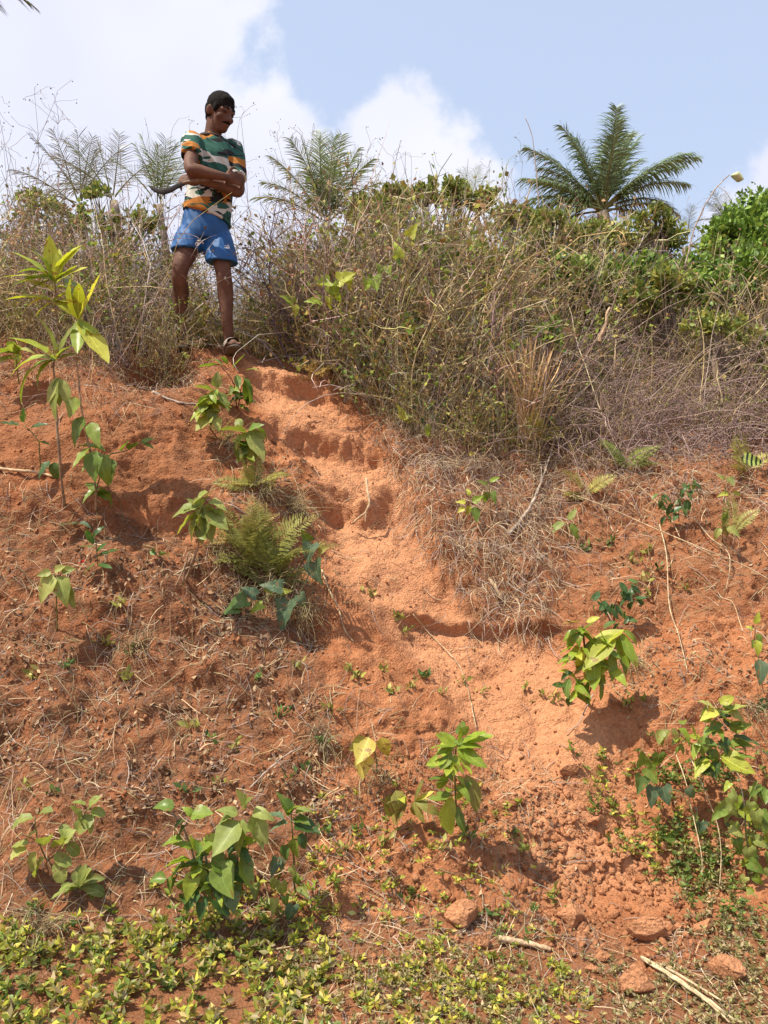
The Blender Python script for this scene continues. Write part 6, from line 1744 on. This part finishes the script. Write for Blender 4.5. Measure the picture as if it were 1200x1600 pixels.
    def foot(an, toe):
        an = np.asarray(an); toe = np.asarray(toe); out = [limb([an + [0, .02, -.028], an * .5 + toe * .5 + [0, 0, .012], toe], np.array([.034, .033, .026]) * k)]
        f = unit(toe - an); f[2] = 0; f = unit(f); s = np.cross(f, [0, 0, 1.0])
        for i, (o_, r) in enumerate(((-.034, .015), (-.014, .011), (.002, .010), (.017, .0095), (.030, .009))):
            b = toe + s * o_ * k + f * (.012 - .006 * i) * k
            out.append(limb([b - f * .02 * k, b + f * .022 * k - [0, 0, .005]], np.array([r, r * .9]) * k, 8, 3))
        return out
    ltoe = sole + np.array([.045, -.13, .030]); body += foot(J(357, 541, .0), ltoe)
    rfa = ra - np.array([0, 0, .055]); rtoe = rfa + np.array([.05, -.14, -.012]); body += foot(rfa, rtoe)
    bo = fuse('body', body, .0072, skin, e, org, 3)
    # ---- clothes
    def folds(freq, amp, seed, stretch=(1, 1, 1)):
        def f(co, nr_):
            s = np.array(stretch); q = co * s
            h = np.abs(fbm(q[:, 0] * freq + q[:, 2] * freq * .55 + seed, q[:, 1] * freq + q[:, 2] * freq * .35, 3, seed)) * -2 + .4
            return co + nr_ * (amp * h)[:, None]
        return f
    shirt = [ring_tube([ring(330, 213, .03, .068, .062), ring(330, 219, .025, .115, .080, .012), ring(331, 228, .02, .182, .105, -.008), ring(331, 248, .0, .172, .122), ring(330, 275, -.005, .160, .120), ring(327, 305, 0, .156, .118, -.01), ring(324, 330, 0, .160, .122, -.03), ring(323, 343, 0, .166, .126, -.042)], 28)]
    def sleeve(sh, el, t, r0, r1):
        end = sh * (1 - t) + el * t; d = unit(el - sh)
        a = unit(np.cross(d, [.2, 1, .1])); b = np.cross(d, a); rr = []
        for u in np.linspace(-.15, 1, 7):
            r = np.interp(u, [-.15, .2, 1], [r0 * .8, r0, r1]) * k
            rr.append((sh + (end - sh) * u, a * r, b * r))
        return ring_tube(rr, 18)
    shirt.append(sleeve(rs + [0, 0, .005], re, .56, .074, .066)); shirt.append(sleeve(ls + [0, 0, .01], le, .72, .074, .062))
    shirt_o = fuse('t_shirt', shirt, .007, mat_camo(), e, org, 6, folds(9, .013, 4))
    # collar
    nb = J(331, 217, .015); th = np.linspace(0, 2 * np.pi, 25)
    cpts = np.array([nb + A * .070 * k * math.cos(t) + B * .064 * k * math.sin(t) + np.array([0, 0, .010 + .012 * math.sin(t)]) * k for t in th])
    v, q = tubes(cpts[None], np.full((1, 25), .012 * k), 8)
    Geo().add(v - org, q).build('collar', mat_plain('dark_rib', (.05, .035, .028), .85, .2, 80, .2), shirt_o, smooth=True)
    blue = mat_plain('blue_sports_cloth', (0.008, 0.080, 0.245), .62, .16, 11, .15, .004, .45)
    def leg_cloth(h, kn, t, r0, r1, wide=1.12):
        end = h * (1 - t) + kn * t; rr = []
        for u in np.linspace(-.25, 1, 8):
            r = np.interp(u, [-.25, .2, 1], [r0 * .9, r0, r1]) * k
            rr.append((h + (end - h) * u, A * r * wide, B * r * 1.02))
        return ring_tube(rr, 22)
    shorts = [ring_tube([ring(322, 330, 0, .148, .110), ring(321, 352, 0, .158, .118), ring(320, 368, 0, .166, .122), ring(319, 378, 0, .150, .115)], 26),
              leg_cloth(lhip, lk, .74, .094, .094, 1.10), leg_cloth(rhip + [0, 0, .02], rk, .46, .094, .093, 1.04)]
    so = fuse('shorts', shorts, .007, blue, e, org, 5, folds(10, .010, 9, (1, 1, .6)))
    # stitched hem lines and the small white emblem on the left leg
    for h, kn, t, r, w in ((lhip, lk, .66, .112, 1.13),):
        pass
    M_W = mat_plain('white_print', (.80, .82, .84), .6, .05, 60, 0)
    dg = bpy.context.evaluated_depsgraph_get(); dg.update()
    def on_cloth(px, py):
        d = Vector(((px - 600) / F, 1, (800 - py) / F)); o_ = Vector(CAM - org)
        okk, loc, nn, _ = so.ray_cast(o_, d.normalized())
        return (np.array(loc) if okk else J(px, py, -.12) - org) - np.array(d.normalized()) * .008
    shape = [[(352.2, 388.3), (356.0, 381.6), (358.2, 384.0), (359.2, 388.6)], [(350.2, 387.0), (352.4, 385.2), (352.4, 387.4)], [(351.2, 383.6), (353.8, 383.2), (353.6, 384.6), (351.4, 384.8)]]
    ge = Geo()
    for poly in shape:
        vv = np.array([on_cloth(*p) for p in poly]); back = vv + np.array([0, .002, 0]); n_ = len(vv)
        ge.add(np.concatenate([vv, back]), [np.array([[0, i, i + 1] for i in range(1, n_ - 1)]), np.array([[i, (i + 1) % n_, n_ + (i + 1) % n_, n_ + i] for i in range(n_)])])
    ge.build('emblem', M_W, so)
    # ---- hair, brows, eyes, moustache
    black = mat_plain('black_hair', (0.012, 0.010, 0.009), .85, .4, 120, .6, .004, .1)
    hair = [ellipsoid(H(0, -.016, .046), ax(.083, .099, .088), 26, 16), ellipsoid(H(0, -.040, .010), ax(.079, .075, .078), 22, 14), ellipsoid(H(0, -.060, -.035), ax(.056, .040, .050), 18, 10),
            ellipsoid(H(0, .040, .086), ax(.052, .038, .030), 16, 10)]
    for s in (-1, 1): hair.append(ellipsoid(H(.069 * s, .030, .018), ax(.012, .016, .030), 12, 8))
    fuse('hair', hair, .006, black, e, org, 2, lambda co, nr_: co + nr_ * (.0035 * fbm(co[:, 0] * 90, co[:, 1] * 90 + co[:, 2] * 60, 3, 6))[:, None])
    for s in (-1, 1):
        v, f = limb([H(.014 * s, .096, .034), H(.032 * s, .091, .040), H(.050 * s, .076, .034)], np.array([.0045, .0058, .003]) * k, 6, 3)
        Geo().add(v - org, f).build('eyebrow', black, e, smooth=True)
        v, f = ellipsoid(H(.031 * s, .0845, .012), ax(.0125, .007, .0055), 12, 8)
        Geo().add(v - org, f).build('eye', mat_plain('dark_eye', (.03, .02, .018), .25, .1, 50, 0), e, smooth=True)
    v, f = limb([H(-.028, .088, -.050), H(-.012, .101, -.046), H(0, .104, -.045), H(.012, .101, -.046), H(.028, .088, -.050)], np.array([.004, .0068, .0065, .0068, .004]) * k, 8, 3)
    Geo().add(v - org, f).build('moustache', black, e, smooth=True)
    # ---- sandals
    sand = mat_plain('grey_sandal', (.36, .31, .26), .75, .15, 40, .2)
    for an, toe in ((J(357, 541, .0), ltoe), (rfa, rtoe)):
        sd = empty('sandal', org); bpy.data.objects.remove(sd)
        f_ = unit((toe - an) * [1, 1, 0]); s_ = np.cross(f_, [0, 0, 1.0]); heel = an + [0, .02, -.05]
        zs = toe[2] - .030
        rings = []
        for u, w in ((-.12, .022), (0, .036), (.3, .037), (.6, .042), (.85, .048), (1.08, .040), (1.18, .018)):
            c = heel + (toe + f_ * .045 - heel) * u; c = c * [1, 1, 0] + np.array([0, 0, np.interp(u, [0, 1], [heel[2] - .004, zs])])
            rings.append((c, s_ * w * k, np.array([0, 0, .011 * k])))
        v, fs = ring_tube(rings, 16); ob = Geo().add(v - org, fs).build('sandal_sole', mat_plain('sole', (.10, .085, .07), .8, .2, 40, .2), e, smooth=True)
        c0 = an * .5 + toe * .5 + [0, 0, .012]
        th = np.linspace(-.25, math.pi + .25, 12)
        g = Geo(); lay = []
        for w in (-.05, -.02, .015, .05):
            cc = c0 + f_ * (w + .02) * k
            lay.append([cc + s_ * math.cos(t) * .042 * k + np.array([0, 0, math.sin(t) * (.036 - .25 * max(0, w)) * k - .006 * k]) for t in th])
        lay = np.array(lay); n1, n2 = lay.shape[:2]
        vv = np.concatenate([lay.reshape(-1, 3), lay.reshape(-1, 3) + np.array([0, 0, .004])])
        qq = [(a * n2 + b, a * n2 + b + 1, (a + 1) * n2 + b + 1, (a + 1) * n2 + b) for a in range(n1 - 1) for b in range(n2 - 1)]
        qq = np.array(qq); qq = np.concatenate([qq, qq + n1 * n2])
        g.add(vv - org, qq).build('sandal_strap', sand, ob, smooth=True)
    # ---- the curved blade he holds under his arm
    b0 = empty('sickle', J(300, 283, -.25)); tag(b0, 'dark curved sickle held under the man\'s folded arm, pointing left', 'sickle')
    steel = mat_plain('dark_steel', (.022, .017, .015), .7, .3, 30, .2, .002, .2)
    pts = np.array([J(290, 286, -.25), J(278, 290, -.26), J(266, 297, -.27), J(254, 300, -.27), J(242, 297, -.26), J(232, 290, -.25)])
    wd = np.array([.012, .016, .018, .018, .014, .003]) * k
    t = unit(np.gradient(pts, axis=0)); up = unit(np.cross(t, [0, 1.0, 0])); rings = [(pts[i], up[i] * wd[i], np.array([0, .0035, 0])) for i in range(len(pts))]
    o6 = np.array(b0.location)
    s = np.linspace(0, 5, 21); P3 = np.stack([np.interp(s, range(6), pts[:, a]) for a in range(3)], 1); P3[1:-1] = (P3[:-2] + P3[1:-1] * 2 + P3[2:]) / 4
    t = unit(np.gradient(P3, axis=0)); up = unit(np.cross(t, [0, 1.0, 0])); w3 = np.interp(s, range(6), wd)
    v, f = ring_tube([(P3[i], up[i] * w3[i], np.array([0, .0035, 0])) for i in range(21)], 10)
    Geo().add(v - o6, f).build('blade', steel, b0, smooth=True)
    v, f = limb([J(326, 281, -.235), J(306, 283, -.25), J(288, 286, -.25)], np.array([.013, .014, .013]) * k, 10, 4)
    Geo().add(v - o6, f).build('handle', mat_plain('wood_handle', (.16, .09, .05), .6, .3, 40, .2), b0, smooth=True)
build_person()
